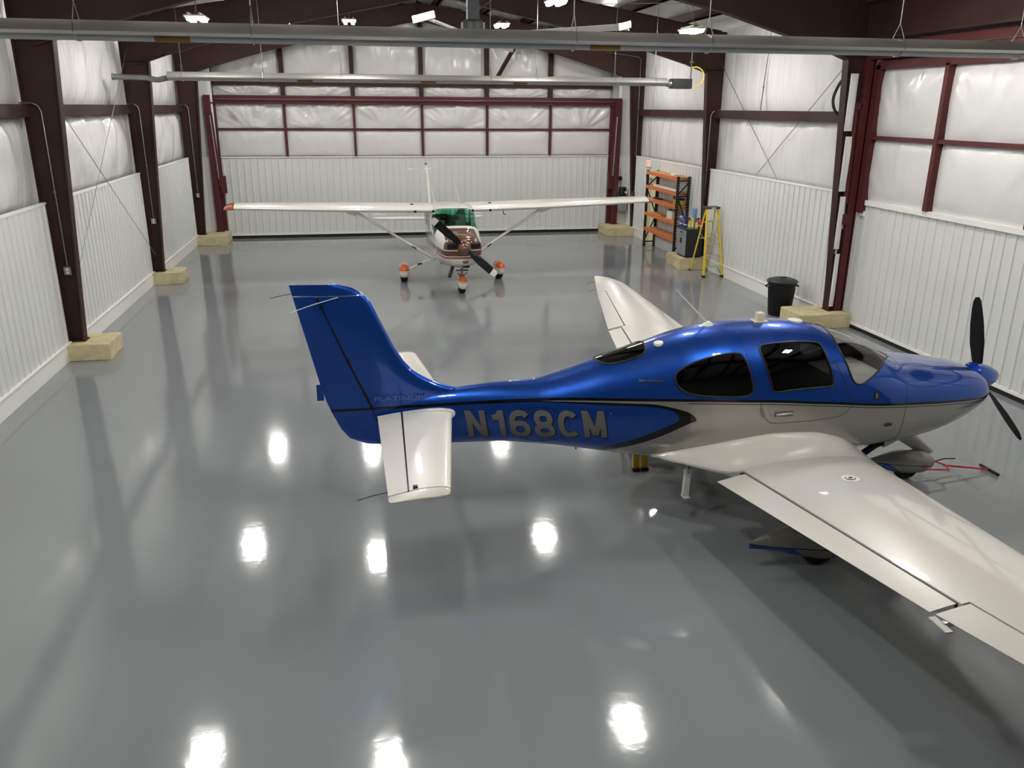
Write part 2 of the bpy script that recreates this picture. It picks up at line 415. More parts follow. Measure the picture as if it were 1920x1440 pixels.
def sheets(parent, p, q, z0, z1, m='sheet_white'):
    """ribbed sheets from p to q (2d); the ribs stand proud on the right-hand side of p->q"""
    p, q = Vector(p), Vector(q); d = q-p; n = max(1, round(d.length/.914)); W = d.length/n; ang = math.atan2(d.y, d.x)
    for i in range(n):
        a = p+d*(i/n); o = link('wainscot_sheet', sheet_mesh(W, z1-z0), m, parent); o.location = (a.x, a.y, z0); o.rotation_euler = (0, 0, ang)
def rail(parent, x0, x1, y0, y1, z0, z1, m, name='girt'): return MB().box(x0, x1, y0, y1, z0, z1).build(name, m, parent)

# --- left wall
wl = struct(MB().box(XL-.32, XL-.26, Y0, YB+.2, 0, 6.6).build('wall_left', 'sheet_white'), 'left hangar wall of white insulation above ribbed white panels')
bays = [(Y0, 2.4), (2.6, 8.8), (9.0, 15.2), (15.4, 21.8), (22.0, 28.1), (28.3, YB-.1)]
for a, b in bays:
    sheets(wl, (XL, a), (XL, b), .28, 2.7)
    rail(wl, XL-.06, XL+.015, a, b, 2.7, 2.735, 'trim_white', 'wainscot_cap')
    rail(wl, XL-.2, XL+.02, a, b, 4.1, 4.13, 'steel_brown'); rail(wl, XL-.02, XL+.02, a, b, 4.13, 4.3, 'steel_brown')
    for z0, h in ((2.66, 1.46), (4.28, 2.05)):
        blanket(wl, (XL-.2, a-.1, z0), (0, 1, 0), (0, 0, 1), (1, 0, 0), b-a+.2, h, .12, .11, m='vinyl_side')
bl = struct(MB().box(XL, XL+.035, Y0, YB, 0, .3).box(XL, XL+.055, Y0, YB, .285, .315).build('baseboard_left', 'trim_white', bevel=.006), 'white baseboard along the left wall')
# --- right wall (open for the right hangar door up to y = 15.3)
wr = struct(MB().box(XR+.3, XR+.36, 15.5, 25.8, 0, 6.6).box(XR+.3, XR+.36, 25.8, 26.9, 2.2, 6.6).box(XR+.3, XR+.36, 26.9, YB+.2, 0, 6.6).build('wall_right', 'sheet_white'), 'right hangar wall of white insulation above ribbed white panels')
for a, b in ((15.5, 21.8), (22.0, 28.1), (28.3, YB-.1)):
    rail(wr, XR-.015, XR+.06, a, b, 2.7, 2.735, 'trim_white', 'wainscot_cap')
    rail(wr, XR-.02, XR+.2, a, b, 4.06, 4.09, 'steel_brown'); rail(wr, XR-.02, XR+.02, a, b, 4.09, 4.26, 'steel_brown')
    for z0, h in ((2.66, 1.42), (4.24, 2.05)):
        blanket(wr, (XR+.2, a-.1, z0), (0, 1, 0), (0, 0, 1), (-1, 0, 0), b-a+.2, h, .08, .06, m='vinyl_side')
for a, b, z in ((15.5, 21.8, .28), (22.0, 25.7, .28), (27.0, 28.1, .28), (28.3, YB-.1, .28)): sheets(wr, (XR, b), (XR, a), z, 2.7)
MB().box(XR-.005, XR+.02, 25.7, 27.0, 2.2, 2.7).build('flat_panel', 'sheet_white', wr)
br = struct(MB().box(XR-.035, XR, 15.7, 25.75, 0, .3).box(XR-.055, XR, 15.7, 25.75, .285, .315).box(XR-.035, XR, 26.95, YB, 0, .3).box(XR-.055, XR, 26.95, YB, .285, .315).build('baseboard_right', 'trim_white', bevel=.006), 'white baseboard along the right wall')
d3 = struct(MB().box(XR+.16, XR+.2, 25.88, 26.82, .01, 2.12).build('door_3', 'cream'), 'cream side door set back in the right wall')
MB().box(XR-.02, XR+.25, 25.75, 25.87, 0, 2.2).box(XR-.02, XR+.25, 26.83, 26.95, 0, 2.2).box(XR-.02, XR+.25, 25.75, 26.95, 2.12, 2.22).build('door_frame', 'cream', d3)
MB().tube([(XR+.16, 25.98, 1.05), (XR+.09, 25.98, 1.05), (XR+.09, 26.1, 1.05)], .012).build('door_handle', 'galv', d3)
# --- end wall round the far door
wb = struct(MB().box(XL-.3, XR+.3, YB+.2, YB+.26, 0, 7.8).build('wall_back', 'sheet_white'), 'far end wall above and beside the hangar door')
sheets(wb, (-5.1, 28.95), (-4.5, 28.95), .0, 2.7); sheets(wb, (9.12, 28.95), (XR, 28.95), 0, 2.7)
blanket(wb, (-5.2, 29.05, 2.66), (1, 0, 0), (0, 0, 1), (0, -1, 0), .8, 3.5, .05, .02)
blanket(wb, (9.2, 29.05, 2.66), (1, 0, 0), (0, 0, 1), (0, -1, 0), .6, 3.2, .05, .02)
MX = [-4.4, -2.2, .05, 2.32, 4.55, 6.78, 9.0]
for i in range(6):
    a, b = MX[i], MX[i+1]
    blanket(wb, (a, YB+.08, 4.58), (1, 0, 0), (0, 0, 1), (0, -1, 0), b-a, .4, .06, .10, 'f')
    zt = min(roof(a), roof(b))
    blanket(wb, (a, YB+.08, 5.08), (1, 0, 0), (0, 0, 1), (0, -1, 0), b-a, zt-5.0, .12, .10, 'f')
for x in MX[1:-1]: MB().box(x-.07, x+.07, YB-.14, YB+.05, 4.55, roof(x)).build('end_post', 'steel_brown', wb)
MB().box(MX[0], MX[-1], YB-.1, YB+.05, 4.93, 5.09).build('end_girt', 'steel_brown', wb)
MB().box(MX[0]-.25, MX[-1]+.3, YB-.22, YB, 4.36, 4.62).box(MX[0]-.25, MX[-1]+.3, YB-.3, YB-.22, 4.36, 4.4).build('door_header', 'steel_red', wb)
MB().tube([(-4.3, YB-.33, 4.5), (9.1, YB-.33, 4.5)], .013).build('header_conduit', 'galv', wb)
MB().bar((4.75, YB-.3, 5.05), (5.35, 28.3, 6.2), .1, .1).build('flange_brace', 'steel_brown', wb)
# --- wall behind the viewer
wn = struct(MB().box(XL-.3, XR+.3, Y0-.1, Y0, 0, 7.8).build('wall_near', 'wall_grey'), 'plain unseen wall behind the viewer, grey to cut bounce light')  # out of view; its grey is set darker to reduce fill light
gap = struct(MB().box(XR+.3, XD+.4, 15.1, 15.6, 0, 6.6).box(XD+.1, XD+.2, Y0, 15.6, 4.9, 6.7).build('wall_reveal', 'sheet_white'), 'wall piece closing the gap beside the right hangar door')
ws = struct(MB().box(XR+.3, XR+.36, Y0, 2.7, 0, 6.6).build('wall_side', 'wall_grey'), 'right wall beside the viewer')
# --- ceiling: roof skin, insulation between purlins, purlins
cl = MB()
for s in (-1, 1): cl.add([(XC, Y0-.2, roof(XC)+.06), (XC+s*8.2, Y0-.2, roof(XC+s*8.2)+.06), (XC+s*8.2, YB+.3, roof(XC+s*8.2)+.06), (XC, YB+.3, roof(XC)+.06)], [(0, 1, 2, 3)])
cl.box(-5.6, -5.3, Y0-.2, YB+.3, 6.2, 6.7); cl.box(9.9, 10.6, Y0-.2, YB+.3, 6.2, 6.7)
ceil = struct(cl.build('ceiling', 'vinyl_roof'), 'pitched white insulated roof on dark purlins')
PX = [1.48*i+.55 for i in range(5)]
ys = [Y0]+FR+[YB]
for s in (-1, 1):
    for i, dx in enumerate(PX):
        x = XC+s*dx; z = roof(x)
        MB().box(x-.035, x+.035, Y0, YB, z-.22, z).box(x-.035, x+.085, Y0, YB, z-.22, z-.2).build('purlin', 'steel_brown', ceil)
    edge = [0]+PX+[7.4]
    for a, b in zip(edge, edge[1:]):
        xa, xb = XC+s*(a+.02), XC+s*(b-.02)
        for y0, y1 in zip(ys, ys[1:]):
            za, zb = roof(xa), roof(xb); u = Vector((xb-xa, 0, zb-za)); W = u.length; u.normalize(); n = Vector((0, 1, 0)).cross(u); n = n if n.z < 0 else -n
            SEED[0] += 1
            quad_panel((xa, y0, za), u, (0, 1, 0), n, W, y1-y0, SEED[0]*.31, .06, .02, 'v', 10, 16).build('roof_insulation', 'vinyl_roof', ceil, smooth=180)

# --- steel frames
place = {2.5: 'beside the viewer', 8.9: 'ahead of the viewer', 15.3: 'third from the far door', 21.9: 'second from the far door', 28.2: 'at the far corner'}
def i_member(parent, pts_in, pts_out, Y, bf=.2, tw=.02, tf=.022, m='steel_brown', names=('web', 'inner_flange', 'outer_flange')):
    """tapered I section in the plane y=Y between polyline pts_in and pts_out (x,z)"""
    n = len(pts_in); MB().prism(pts_in+pts_out[::-1], Y-tw/2, Y+tw/2, lambda a, b, t: (a, t, b)).build(names[0], m, parent)
    for nm, pl in ((names[1], pts_in), (names[2], pts_out)):
        mb = MB()
        for (a, b), (c, d) in zip(pl, pl[1:]): mb.bar((a, Y, b), (c, Y, d), bf, tf, (1, 0, 0) if abs(d-b) > abs(c-a) else (0, 0, 1))
        mb.build(nm, m, parent)
for Y in FR:
    for s, nm in ((-1, 'left'), (1, 'right')):
        if s == 1 and Y < 15: continue
        xw = XL-.08 if s < 0 else XR+.26; di, dt = (.32, .6) if s < 0 else (.28, .56)
        c = thing('steel_column', f'dark brown tapered steel column on the {nm} wall, {place[Y]}', 'column', (xw, Y, .3))
        z0 = .31
        i_member(c, [(xw-s*di, z0), (xw-s*dt, 5.3)], [(xw, z0), (xw, 6.2)], Y)
        MB().box(min(xw+s*.02, xw-s*(di+.04)), max(xw+s*.02, xw-s*(di+.04)), Y-.13, Y+.13, .295, .315).build('base_plate', 'steel_brown', c)
        mb = MB()
        for sy in (-1, 1): mb.box(min(xw, xw-s*dt), max(xw, xw-s*dt), Y+sy*.055-.045, Y+sy*.055+.045, 5.28, 5.3)
        mb.build('stiffener', 'steel_brown', c)
    r = thing('roof_rafter', f'dark brown tapered steel roof rafter spanning the hangar, {place[Y].replace("third", "frame third").replace("second", "frame second")}', 'rafter', (XC, Y, 6.8))
    low = [(XL+.48, 5.3), (XL+2.9, 5.98), (XC, 6.88)]; up = [(XL-.02, 6.22), (XL+2.9, roof(XL+2.9)-.23), (XC, roof(XC)-.23)]
    mir = lambda p: [(2*XC-a, b) for a, b in p]
    i_member(r, low, up, Y, names=('web', 'bottom_flange', 'top_flange')); i_member(r, mir(low), mir(up), Y, names=('web', 'bottom_flange', 'top_flange'))
    for kx, s in ((XL-.08, 1), (XR+.26, -1)):
        e = abs(kx-(XL if s > 0 else XR)); kp = [(kx, 5.1), (kx+s*(e+.3), 5.19), (kx+s*(e+.9), 5.415), (kx+s*(e+.9), 6.3), (kx, 6.2)]
        MB().prism(kp, Y-.013, Y+.013, lambda a, b, t: (a, t, b)).build('knee_plate', 'steel_brown', r)
        MB().bar((kx+s*(e+.25), Y, 5.19), (kx+s*(e+.9), Y, 5.42), .2, .022).build('knee_flange', 'steel_brown', r)
    MB().box(XC-.012, XC+.012, Y-.1, Y+.1, 6.86, roof(XC)-.22).build('ridge_plate', 'steel_brown', r)
# header beam carried over the right door
hb = tag(MB().box(XR-.25, XR+.25, 2.5, 15.2, 6.16, 6.19).box(XR-.01, XR+.01, 2.5, 15.2, 5.55, 6.18).box(XR-.12, XR+.12, 2.5, 15.2, 5.53, 5.555).build('header_beam', 'steel_brown'), 'long dark steel beam running above the right hangar door', 'beam')

# --- far hangar door (door_1) and right hangar door (door_2)
d1 = struct(MB().box(-4.4, 9.0, YB-.06, YB+.0, .12, 4.4).build('door_1', 'vinyl'), 'wide far hangar door with white insulation in a dark red grid')
sheets(d1, (-4.4, YB-.1), (9.0, YB-.1), .12, 2.68)
MB().box(-4.4, 9.0, YB-.14, YB-.05, 2.66, 2.7).build('wainscot_cap', 'trim_white', d1)
MB().box(-4.4, 9.0, YB-.13, YB-.1, 2.7, 2.72).build('girt', 'steel_red', d1)
MB().box(-4.4, 9.0, YB-.15, YB-.05, .1, .15).build('bottom_trim', 'trim_white', d1)
MB().box(-4.35, 9.0, YB-.13, YB+.02, .0, .1).build('rubber_seal', 'rubber', d1)
for i in range(6):
    a, b = MX[i], MX[i+1]
    blanket(d1, (a, YB-.07, 2.7), (1, 0, 0), (0, 0, 1), (0, -1, 0), b-a, .87, .06, .02, 'f'); blanket(d1, (a, YB-.07, 3.57), (1, 0, 0), (0, 0, 1), (0, -1, 0), b-a, .85, .06, .13, 'f')
    MB().box(a, b, YB-.17, YB-.07, 3.54, 3.6).build('girt', 'steel_red', d1)
for x in MX[1:-1]: MB().box(x-.04, x+.04, YB-.18, YB-.07, 2.7, 4.4).build('mullion', 'steel_red', d1)
for x, s in ((-4.4, -1), (9.0, 1)):
    MB().box(x-.06, x+.06, YB-.2, YB-.05, .1, 4.4).build('jamb', 'steel_red', d1)
    p = thing('door_post', 'dark red steel post at the %s side of the far hangar door' % ('left' if s < 0 else 'right'), 'post', (x+s*.15, YB-.4, .3))
    xx = x+s*.15
    MB().box(xx-.09, xx+.09, YB-.5, YB-.25, .31, 4.62).build('shaft', 'steel_red', p); MB().box(xx-.14, xx+.14, YB-.56, YB-.2, .3, .32).build('base_plate', 'steel_red', p)
    MB().bar((xx-s*.16, YB-.4, 1.8), (xx-s*.07, YB-.4, 4.1), .09, .09, (0, 1, 0)).build('door_arm', 'steel_red', p)
    MB().box(xx-s*.22-.05, xx-s*.22+.12, YB-.46, YB-.34, 1.55, 2.1).build('arm_bracket', 'steel_red', p)
    MB().tube([(xx-s*.13, YB-.5, 2.0), (xx-s*.05, YB-.5, 4.0)], .03).build('hydraulic_rod', 'galv', p)
YD = 3.0

d2 = struct(MB().box(XD+.0, XD+.06, YD, 15.1, .12, 5.1).build('door_2', 'vinyl'), 'right hangar door with white insulation in a dark red frame above ribbed panels')
sheets(d2, (XD-.03, 15.05), (XD-.03, YD), .1, 2.52)
MB().box(XD-.09, XD+.02, YD, 14.95, 2.5, 2.6).box(XD-.07, XD+.02, 14.95, 15.12, 2.28, 2.38).build('wainscot_cap', 'trim_white', d2, bevel=.006)
MB().box(XD-.06, XD, YD, 15.05, .08, .13).build('bottom_trim', 'trim_white', d2); MB().box(XD-.05, XD+.08, YD, 15.1, 0, .09).build('rubber_seal', 'rubber', d2)
DY = [15.1, 13.1, 10.75, 8.4, 6.05, YD]
for b, a in zip(DY, DY[1:]):
    blanket(d2, (XD, a, 2.58), (0, 1, 0), (0, 0, 1), (-1, 0, 0), b-a, 1.2, .08, .03, 'f'); blanket(d2, (XD, a, 3.78), (0, 1, 0), (0, 0, 1), (-1, 0, 0), b-a, 1.28, .09, .05, 'f')
    MB().box(XD-.13, XD, a, b, 3.75, 3.82).build('girt', 'steel_red', d2)
for y in DY[1:]: MB().box(XD-.14, XD, y-.05, y+.05, 2.6, 5.05).build('mullion', 'steel_red', d2)
MB().box(XD-.14, XD, 14.98, 15.14, 2.35, 5.1).build('jamb', 'steel_red', d2); MB().box(XD-.14, XD+.02, YD, 15.1, 5.02, 5.16).build('top_rail', 'steel_red', d2)
t1 = struct(MB().box(XD-.25, XD+.3, YD-.3, 15.7, 5.2, 5.5).build('trim_1', 'steel_red'), 'dark red header over the right hangar door')
MB().tube([(XD-.27, 5, 5.34), (XD-.27, 15.1, 5.34)], .014).build('conduit', 'galv', t1)
dp = thing('door_post', 'dark red steel post beside the right hangar door with hydraulic cylinder', 'post', (9.86, 15.32, .3))
MB().box(9.72, 9.98, 15.2, 15.44, .3, 5.25).build('shaft', 'steel_red', dp)
MB().tube([(9.66, 15.22, 2.5), (9.66, 15.28, 4.35)], .055, 12).build('hydraulic_cylinder', 'steel_red', dp, smooth=40)
MB().tube([(9.66, 15.21, 2.0), (9.66, 15.22, 2.5)], .025, 10).build('piston_rod', 'galv', dp, smooth=40)
MB().box(9.58, 9.74, 15.2, 15.34, 4.3, 4.42).build('upper_bracket', 'steel_red', dp); MB().box(9.6, 9.76, 15.14, 15.28, 2.1, 2.3).build('lower_bracket', 'steel_red', dp)
hs = MB()
for k in (0, .035): hs.tube(crv([(9.55+k, 15.55, 4.95), (9.5+k, 15.72, 4.8), (9.47+k, 15.85, 4.5), (9.5+k, 15.75, 4.25), (9.58+k, 15.5, 4.1), (9.63+k, 15.3, 3.95)]), .014, 8)
hs.build('hydraulic_hose', 'black', dp, smooth=60)
for z in (.4, 1.6, 2.75, 3.9):
    blanket(wr, (9.585-z*.05, 15.17, z), (1, 0, 0), (0, 0, 1), (0, -1, 0), .09+z*.02, 1.05 if z > 1 else 1.1, .03, .03)
MB().box(9.58, 9.585, 15.17, 15.27, 1.5, 1.72).build('warning_sign', 'sign_white', dp); MB().box(9.577, 9.58, 15.175, 15.265, 1.65, 1.71).build('warning_band', 'red', dp)
mb = MB()
for k in range(4): mb.box(9.5765, 9.58, 15.185, 15.255-.01*(k % 2), 1.61-k*.025, 1.618-k*.025)
mb.build('sign_print', 'black', dp)

# ------------------------------------------------------------------ concrete footings
def rough_block(x0, x1, y0, y1, h, seed):
    mb = MB(); n = 6; vv = []
    bm = bmesh.new(); bmesh.ops.create_cube(bm, size=1)
    bmesh.ops.bevel(bm, geom=bm.edges[:], offset=.02, segments=2, affect='EDGES')
    bmesh.ops.subdivide_edges(bm, edges=[e for e in bm.edges if e.calc_length() > .3], cuts=4, use_grid_fill=True)
    for v in bm.verts:
        p = v.co; q = Vector((lerp(x0, x1, p.x+.5), lerp(y0, y1, p.y+.5), h*(p.z+.5)))
        d = noise.noise_vector(q*5+Vector((seed, 0, 0)))*.012
        if p.z < -.49: d.z = 0
        v.co = q+d
    me = bpy.data.meshes.new('concrete_footing'); bm.to_mesh(me); bm.free(); return me
for (x0, x1, y0, y1, h), lab in (((XL-.15, -4.45, 14.95, 15.8, .29), 'beige concrete footing under the nearest left steel column'),
        ((XL-.15, -4.46, 21.6, 22.45, .29), 'beige concrete footing under the second left steel column'),
        ((XL-.15, -4.22, 27.75, 29.05, .3), 'beige concrete footing in the far left corner'),
        ((8.62, 9.75, 27.8, 29.05, .3), 'beige concrete footing in the far right corner'),
        ((8.8, 9.75, 21.5, 22.6, .32), 'beige concrete footing under the grey tool cabinet'),
        ((8.8, 9.95, 14.9, 15.75, .3), 'beige concrete footing beside the black bin and right door'),
        ((XL-.15, -4.45, 8.5, 9.3, .29), 'beige concrete footing on the left wall, just nearer than the photo shows'),
        ((XL-.15, -4.45, 2.1, 2.9, .29), 'beige concrete footing on the left wall level with the viewer')):
    tag(link('concrete_footing', rough_block(x0, x1, y0, y1, h, x0+y0), 'concrete'), lab, 'footing', 'concrete column footings')

# ------------------------------------------------------------------ ceiling lights
LX = [(-2.95, 5.95, 'column by the left wall'), (.05, 6.45, 'column left of the ridge'), (4.4, 6.45, 'column right of the ridge'), (7.5, 5.95, 'column by the right wall')]
LY = [(25.4, 'the row nearest the far door'), (18.6, 'the row over the white high-wing plane'), (11.6, 'the row behind the blue plane'), (4.9, 'the row over the viewer')]
def light(x, y, z, lab):
    t = thing('strip_light', lab, 'light', (x, y, z), 'hanging LED lights')
    hd = MB().box(x-.19, x+.19, y-.36, y+.36, z, z+.03)
    for s in (-1, 1): hd.box(x+s*.11-.015, x+s*.11+.015, y-.36, y+.36, z+.03, z+.07)
    hd.build('housing', 'white_plastic', t)
    for sx in (-1, 1):
        for sy in (-1, 1):
            cx, cy = x+sx*.105, y+sy*.18
            MB().loft([[(cx+a*.06, cy+b*.155, z) for a, b in ((-1, -1), (1, -1), (1, 1), (-1, 1))], [(cx+a*.04, cy+b*.135, z-.07) for a, b in ((-1, -1), (1, -1), (1, 1), (-1, 1))]]).build('lens', 'lamp_glow', t)
    mb = MB().tube([(x, y-.2, z+.03), (x, y, z+.22), (x, y+.2, z+.03)], .006, 6); k = int((roof(x)-.1-z-.22)/.1)
    for i in range(k): mb.tube([(x+.012*math.cos(q*pi/3+(i % 2)*0), y+.012*math.sin(q*pi/3), z+.22+i*.1+.05+.04*math.sin(q*pi/3)) for q in range(7)], .004, 4)
    mb.tube([(x, y, z+.22), (x, y, roof(x)-.05)], .004, 4).build('chain', 'galv', t)
for y, a in LY:
    for x, z, b in LX: light(x, y, z+(.3 if y > 25 and z < 6 else .12 if y > 25 else .15 if x < 1 and z > 6 else 0), f'hanging LED light, {b}, {a}')

# ------------------------------------------------------------------ tube heaters
def heater(name, x0, x1, y, z, label, left_pipe, burner, bands, hang):
    t = thing(name, label, 'heater', ((x0+x1)/2, y, z))
    pr = [(-.145, -.0), (-.16, .025), (-.11, .10), (-.07, .128), (.07, .128), (.11, .10), (.16, .025), (.145, 0)]
    pin = [(a*.95, b-.006) for a, b in pr]
    L = (x1-x0)/4
    for i in range(4):
        MB().prism(pr+pin[::-1], x0+i*L-(.04 if i else 0), x0+(i+1)*L, lambda a, b, q, k=i % 2*.004: (q, y+a*(1+k), z+b*(1+k))).build('reflector', 'alu', t, smooth=30)
    MB().tube([(x0-.05, y, z), (x1+.05, y, z)], .055, 14).build('radiant_tube', 'tube_grey', t, smooth=40)
    for b in bands: MB().tube([(b-.17, y, z), (b+.17, y, z)], .0585, 14).build('coupling_band', 'brass', t, smooth=40)
    for h in hang:
        MB().tube([(h, y-.16, z+.02), (h, y-.1, z+.15), (h, y, z+.3), (h, y+.1, z+.15), (h, y+.16, z+.02), (h, y+.05, z-.06), (h, y-.05, z-.06), (h, y-.16, z+.02)], .006, 5).tube([(h, y, z+.3), (h, y, roof(h)-.1)], .006, 5).build('hanger', 'galv', t)
    if left_pipe:
        MB().tube([(x0, y, z), (x0-.1, y, z-.02), (x0-.22, y, z-.045), (x0-.32, y, z-.03), (x0-.45, y, z), (XL-.1+.25, y, z+.01)], .058, 12).build('flue_pipe', 'galv', t, smooth=40)
        MB().lathe([(.07, 0), (.07, .04), (.058, .05)], (XL+.13, y, z+.01), (1, 0, 0)).build('flue_collar', 'galv', t)
    if burner:
        MB().box(x1+.12, x1+.62, y-.13, y+.13, z-.11, z+.12).build('burner_box', 'cabinet_black', t, bevel=.01)
        MB().lathe([(.055, 0), (.075, .03), (.075, .1), (.09, .14)], (x1, y, z), (1, 0, 0)).build('burner_collar', 'galv', t)
        MB().tube(crv([(x1+.6, y, z+.0), (x1+.75, y, z-.05), (x1+.92, y, z+.05), (x1+.95, y, z+.25), (x1+.8, y, z+.38), (x1+.62, y, z+.38)]), .014, 8).build('gas_hose', 'gas_yellow', t, smooth=60)
        MB().tube([(x1+.62, y, z+.1), (x1+.62, y, 6.2)], .016, 8).tube([(x1+.58, y, z+.5), (x1+.66, y, z+.5)], .03, 8).build('gas_pipe', 'dark_grey', t)
    return t
heater('tube_heater', -4.3, 9.05, 9.3, 4.95, 'long aluminium radiant tube heater hung across the top foreground', False, False, (-1.72, 2.75), (-2.6, -.95, 2.4, 3.95, 6.3, 7.9))
heater('tube_heater', -3.9, 7.5, 20.0, 4.86, 'aluminium radiant tube heater hung before the far door, with dark burner box', True, True, (-1.0, 1.75, 3.9), (-3.6, -1.9, -.2, 3.2, 4.3, 6.2, 7.2))

# ------------------------------------------------------------------ big ceiling fan
f = thing('ceiling_fan', 'large white-bladed industrial ceiling fan hanging below the roof ridge', 'fan', (2.1, 15.0, 5.6))
fx, fy, fz = 2.1, 15.0, 5.44
MB().box(fx-.1, fx+.1, fy-.1, fy+.1, fz+.25, 6.95).build('mount_post', 'dark_grey', f); MB().box(fx-.09, fx+.09, fy-.112, fy-.1, 6.05, 6.3).build('control_plate', 'galv', f)
MB().lathe([(.14, .03), (.2, .08), (.2, .22), (.13, .27)], (fx, fy, fz)).build('motor', 'dark_grey', f, smooth=40)
MB().lathe([(.3, -.05), (.32, 0), (.3, .05)], (fx, fy, fz), n=24).build('hub', 'galv', f, smooth=40)
for k in range(6):
    a = math.radians(-110.6+60*k); d = Vector((math.cos(a), math.sin(a), 0)); q = Vector((-d.y, d.x, 0)); o = Vector((fx, fy, fz))
    secs = [(o+d*r+q*c*.5-Vector((0, 0, tw)), o+d*r-q*c*.5+Vector((0, 0, tw)), .035, .02) for r, c, tw in ((.28, .2, .02), (1.2, .22, .03), (2.4, .24, .03), (2.95, .26, .03), (3.05, .3, .04))]
    mb = MB(); foil(mb, secs, n=8); b = mb.build('fan_blade', 'white_plastic', f, smooth=50)
    e = o+d*3.06
    MB().bar(e-q*.16-V(0, 0, .02), e+q*.16+V(0, 0, .05), .02, .1).build('winglet', 'white_plastic', b, bevel=.01)
for k in range(4):
    a = pi/4+k*pi/2; MB().tube([(fx+.1*math.cos(a), fy+.1*math.sin(a), fz+.4), (fx+2.2*math.cos(a), fy+1.6*math.sin(a), 6.9)], .005, 4).build('guy_wire', 'galv', f)

# ------------------------------------------------------------------ conduits, outlets, bracing rods, purlin bracing
def conduit(label, path, box=None, r=.013):
    t = thing('electrical_conduit', label, 'conduit', path[-1])
    MB().tube(path, r, 8).build('pipe', 'galv', t, smooth=50)
    mb = MB()
    for p, q in zip(path, path[1:]):
        if abs(p[2]-q[2]) > 1: m = (Vector(p)+Vector(q))/2; mb.box(m.x-.02, m.x+.02, m.y-.01, m.y+.02, m.z-.015, m.z+.015)
    if mb.v: mb.build('clip', 'galv', t)
    if box is not None:
        x, y, z = box; b = MB().box(x-.06, x+.06, y-.04, y+.02, z-.07, z+.07).build('outlet_box', 'galv', t, bevel=.006)
        MB().box(x-.02, x+.02, y-.045, y-.04, z+.01, z+.045).box(x-.02, x+.02, y-.045, y-.04, z-.045, z-.01).build('socket', 'white_plastic', b)
for Y, w_ in ((15.3, 'nearest'), (21.9, 'second'), (28.2, 'farthest')):
    y = Y-.05
    conduit(f'grey conduit with an outlet box on the {w_} left steel column', [(XL+.03, y-.5, 4.32), (XL+.03, y-.08, 4.32), (XL+.06, y, 4.31), (XL+.13, y, 4.27), (XL+.165, y, 4.18), (XL+.165, y, 1.62)], (XL+.165, y, 1.56))
conduit('grey conduit bending down the right steel column behind the ladder', [(XR+.02, 21.5, 4.28), (XR-.0, 21.8, 4.25), (XR-.06, 21.83, 4.2), (XR-.1, 21.83, 4.1), (XR-.1, 21.83, 1.3)])
conduit('thin conduit running down the far right corner column', [(8.4, 28.05, 6.05), (9.5, 28.05, 5.92), (XR-.02, 28.08, 5.85), (XR-.02, 28.08, 4.4), (XR-.02, 28.08, 2.75)])
conduit('hanging conduit drop on the upper right wall', [(XR+.02, 19.05, 6.3), (XR+.0, 19.1, 5.3), (XR+.0, 19.2, 4.27)])
for lab, p, q in (('thin diagonal brace rod on the left wall rising toward the viewer', (XL+.12, 15.31, 4.85), (XL+.12, 21.89, .65)), ('thin diagonal brace rod on the left wall rising toward the far door', (XL+.1, 21.89, 5.65), (XL+.1, 15.31, .95)),
        ('thin diagonal brace rod on the right wall falling toward the viewer', (XR+.03, 21.89, 5.55), (XR+.03, 15.31, .7)), ('thin diagonal brace rod on the right wall falling toward the far door', (XR+.045, 15.31, 5.5), (XR+.045, 21.89, .85))):
    p, q = Vector(p), Vector(q); t = thing('brace_rod', lab, 'rod', q)
    MB().tube([p, q], .008, 6).build('rod', 'galv', t); d = (q-p).normalized()
    MB().tube([q-d*.25, q-d*.1], .016, 6).build('turnbuckle', 'galv', t)
k = 0
for (y0, y1), w_ in (((15.4, 21.8), 'over the middle bay'), ((21.9, 28.2), 'over the far bay')):
    for (x0, x1), s in (((-4.6, -1.2), 'left'), ((5.6, 9.0), 'right')):
        for a, b, u in ((x0, x1, 'falling'), (x1, x0, 'rising')):
            t = tag(MB().tube([(a, y0, roof(a)-.35), (b, y1, roof(b)-.35)], .008, 5).build('roof_brace_rod', 'galv'), f'thin {u} cross brace rod under the {s} roof slope {w_}', 'rod')

# ------------------------------------------------------------------ exit sign and door pump
t = thing('exit_sign', 'small white exit sign with glowing red letters above the side door', 'sign', (XR-.04, 26.67, 2.45))
MB().box(XR-.07, XR-.006, 26.5, 26.84, 2.46, 2.68).build('sign_case', 'white_plastic', t, bevel=.006)
MB().box(XR-.072, XR-.07, 26.52, 26.82, 2.475, 2.665).build('sign_face', emit('exit_face', (1., .35, .28, 1), .9), t)
text_on('sign_lettering', 'EXIT', 'exit_glow', t, lambda u, v: (XR-.074, 26.8-u, 2.5+v), .26, .14, .03)
MB().tube([(XR-.03, 26.67, 2.68), (XR-.03, 26.67, 4.1), (XR-.03, 26.5, 5.6)], .006, 5).build('cable', 'galv', t)
t = thing('door_pump', 'black electric hydraulic pump with grey tank on the wall right of the far door', 'pump', (9.38, 28.60, .75))
MB().lathe([(.1, 0), (.13, .02), (.13, .27), (.11, .3)], (9.38, 28.70, 1.32), n=20).build('motor', 'black', t, smooth=40)
MB().box(9.25, 9.55, 28.56, 28.84, 1.22, 1.32).build('pump_block', 'dark_grey', t)
MB().box(9.42, 9.5, 28.54, 28.57, 1.42, 1.48).build('motor_label', 'sign_white', t)
MB().box(9.24, 9.52, 28.58, 28.82, .76, 1.2).build('tank', 'cabinet_grey', t, bevel=.04)
MB().box(9.28, 9.38, 28.82, 28.92, 1.85, 1.98).build('switch_box', 'black', t)
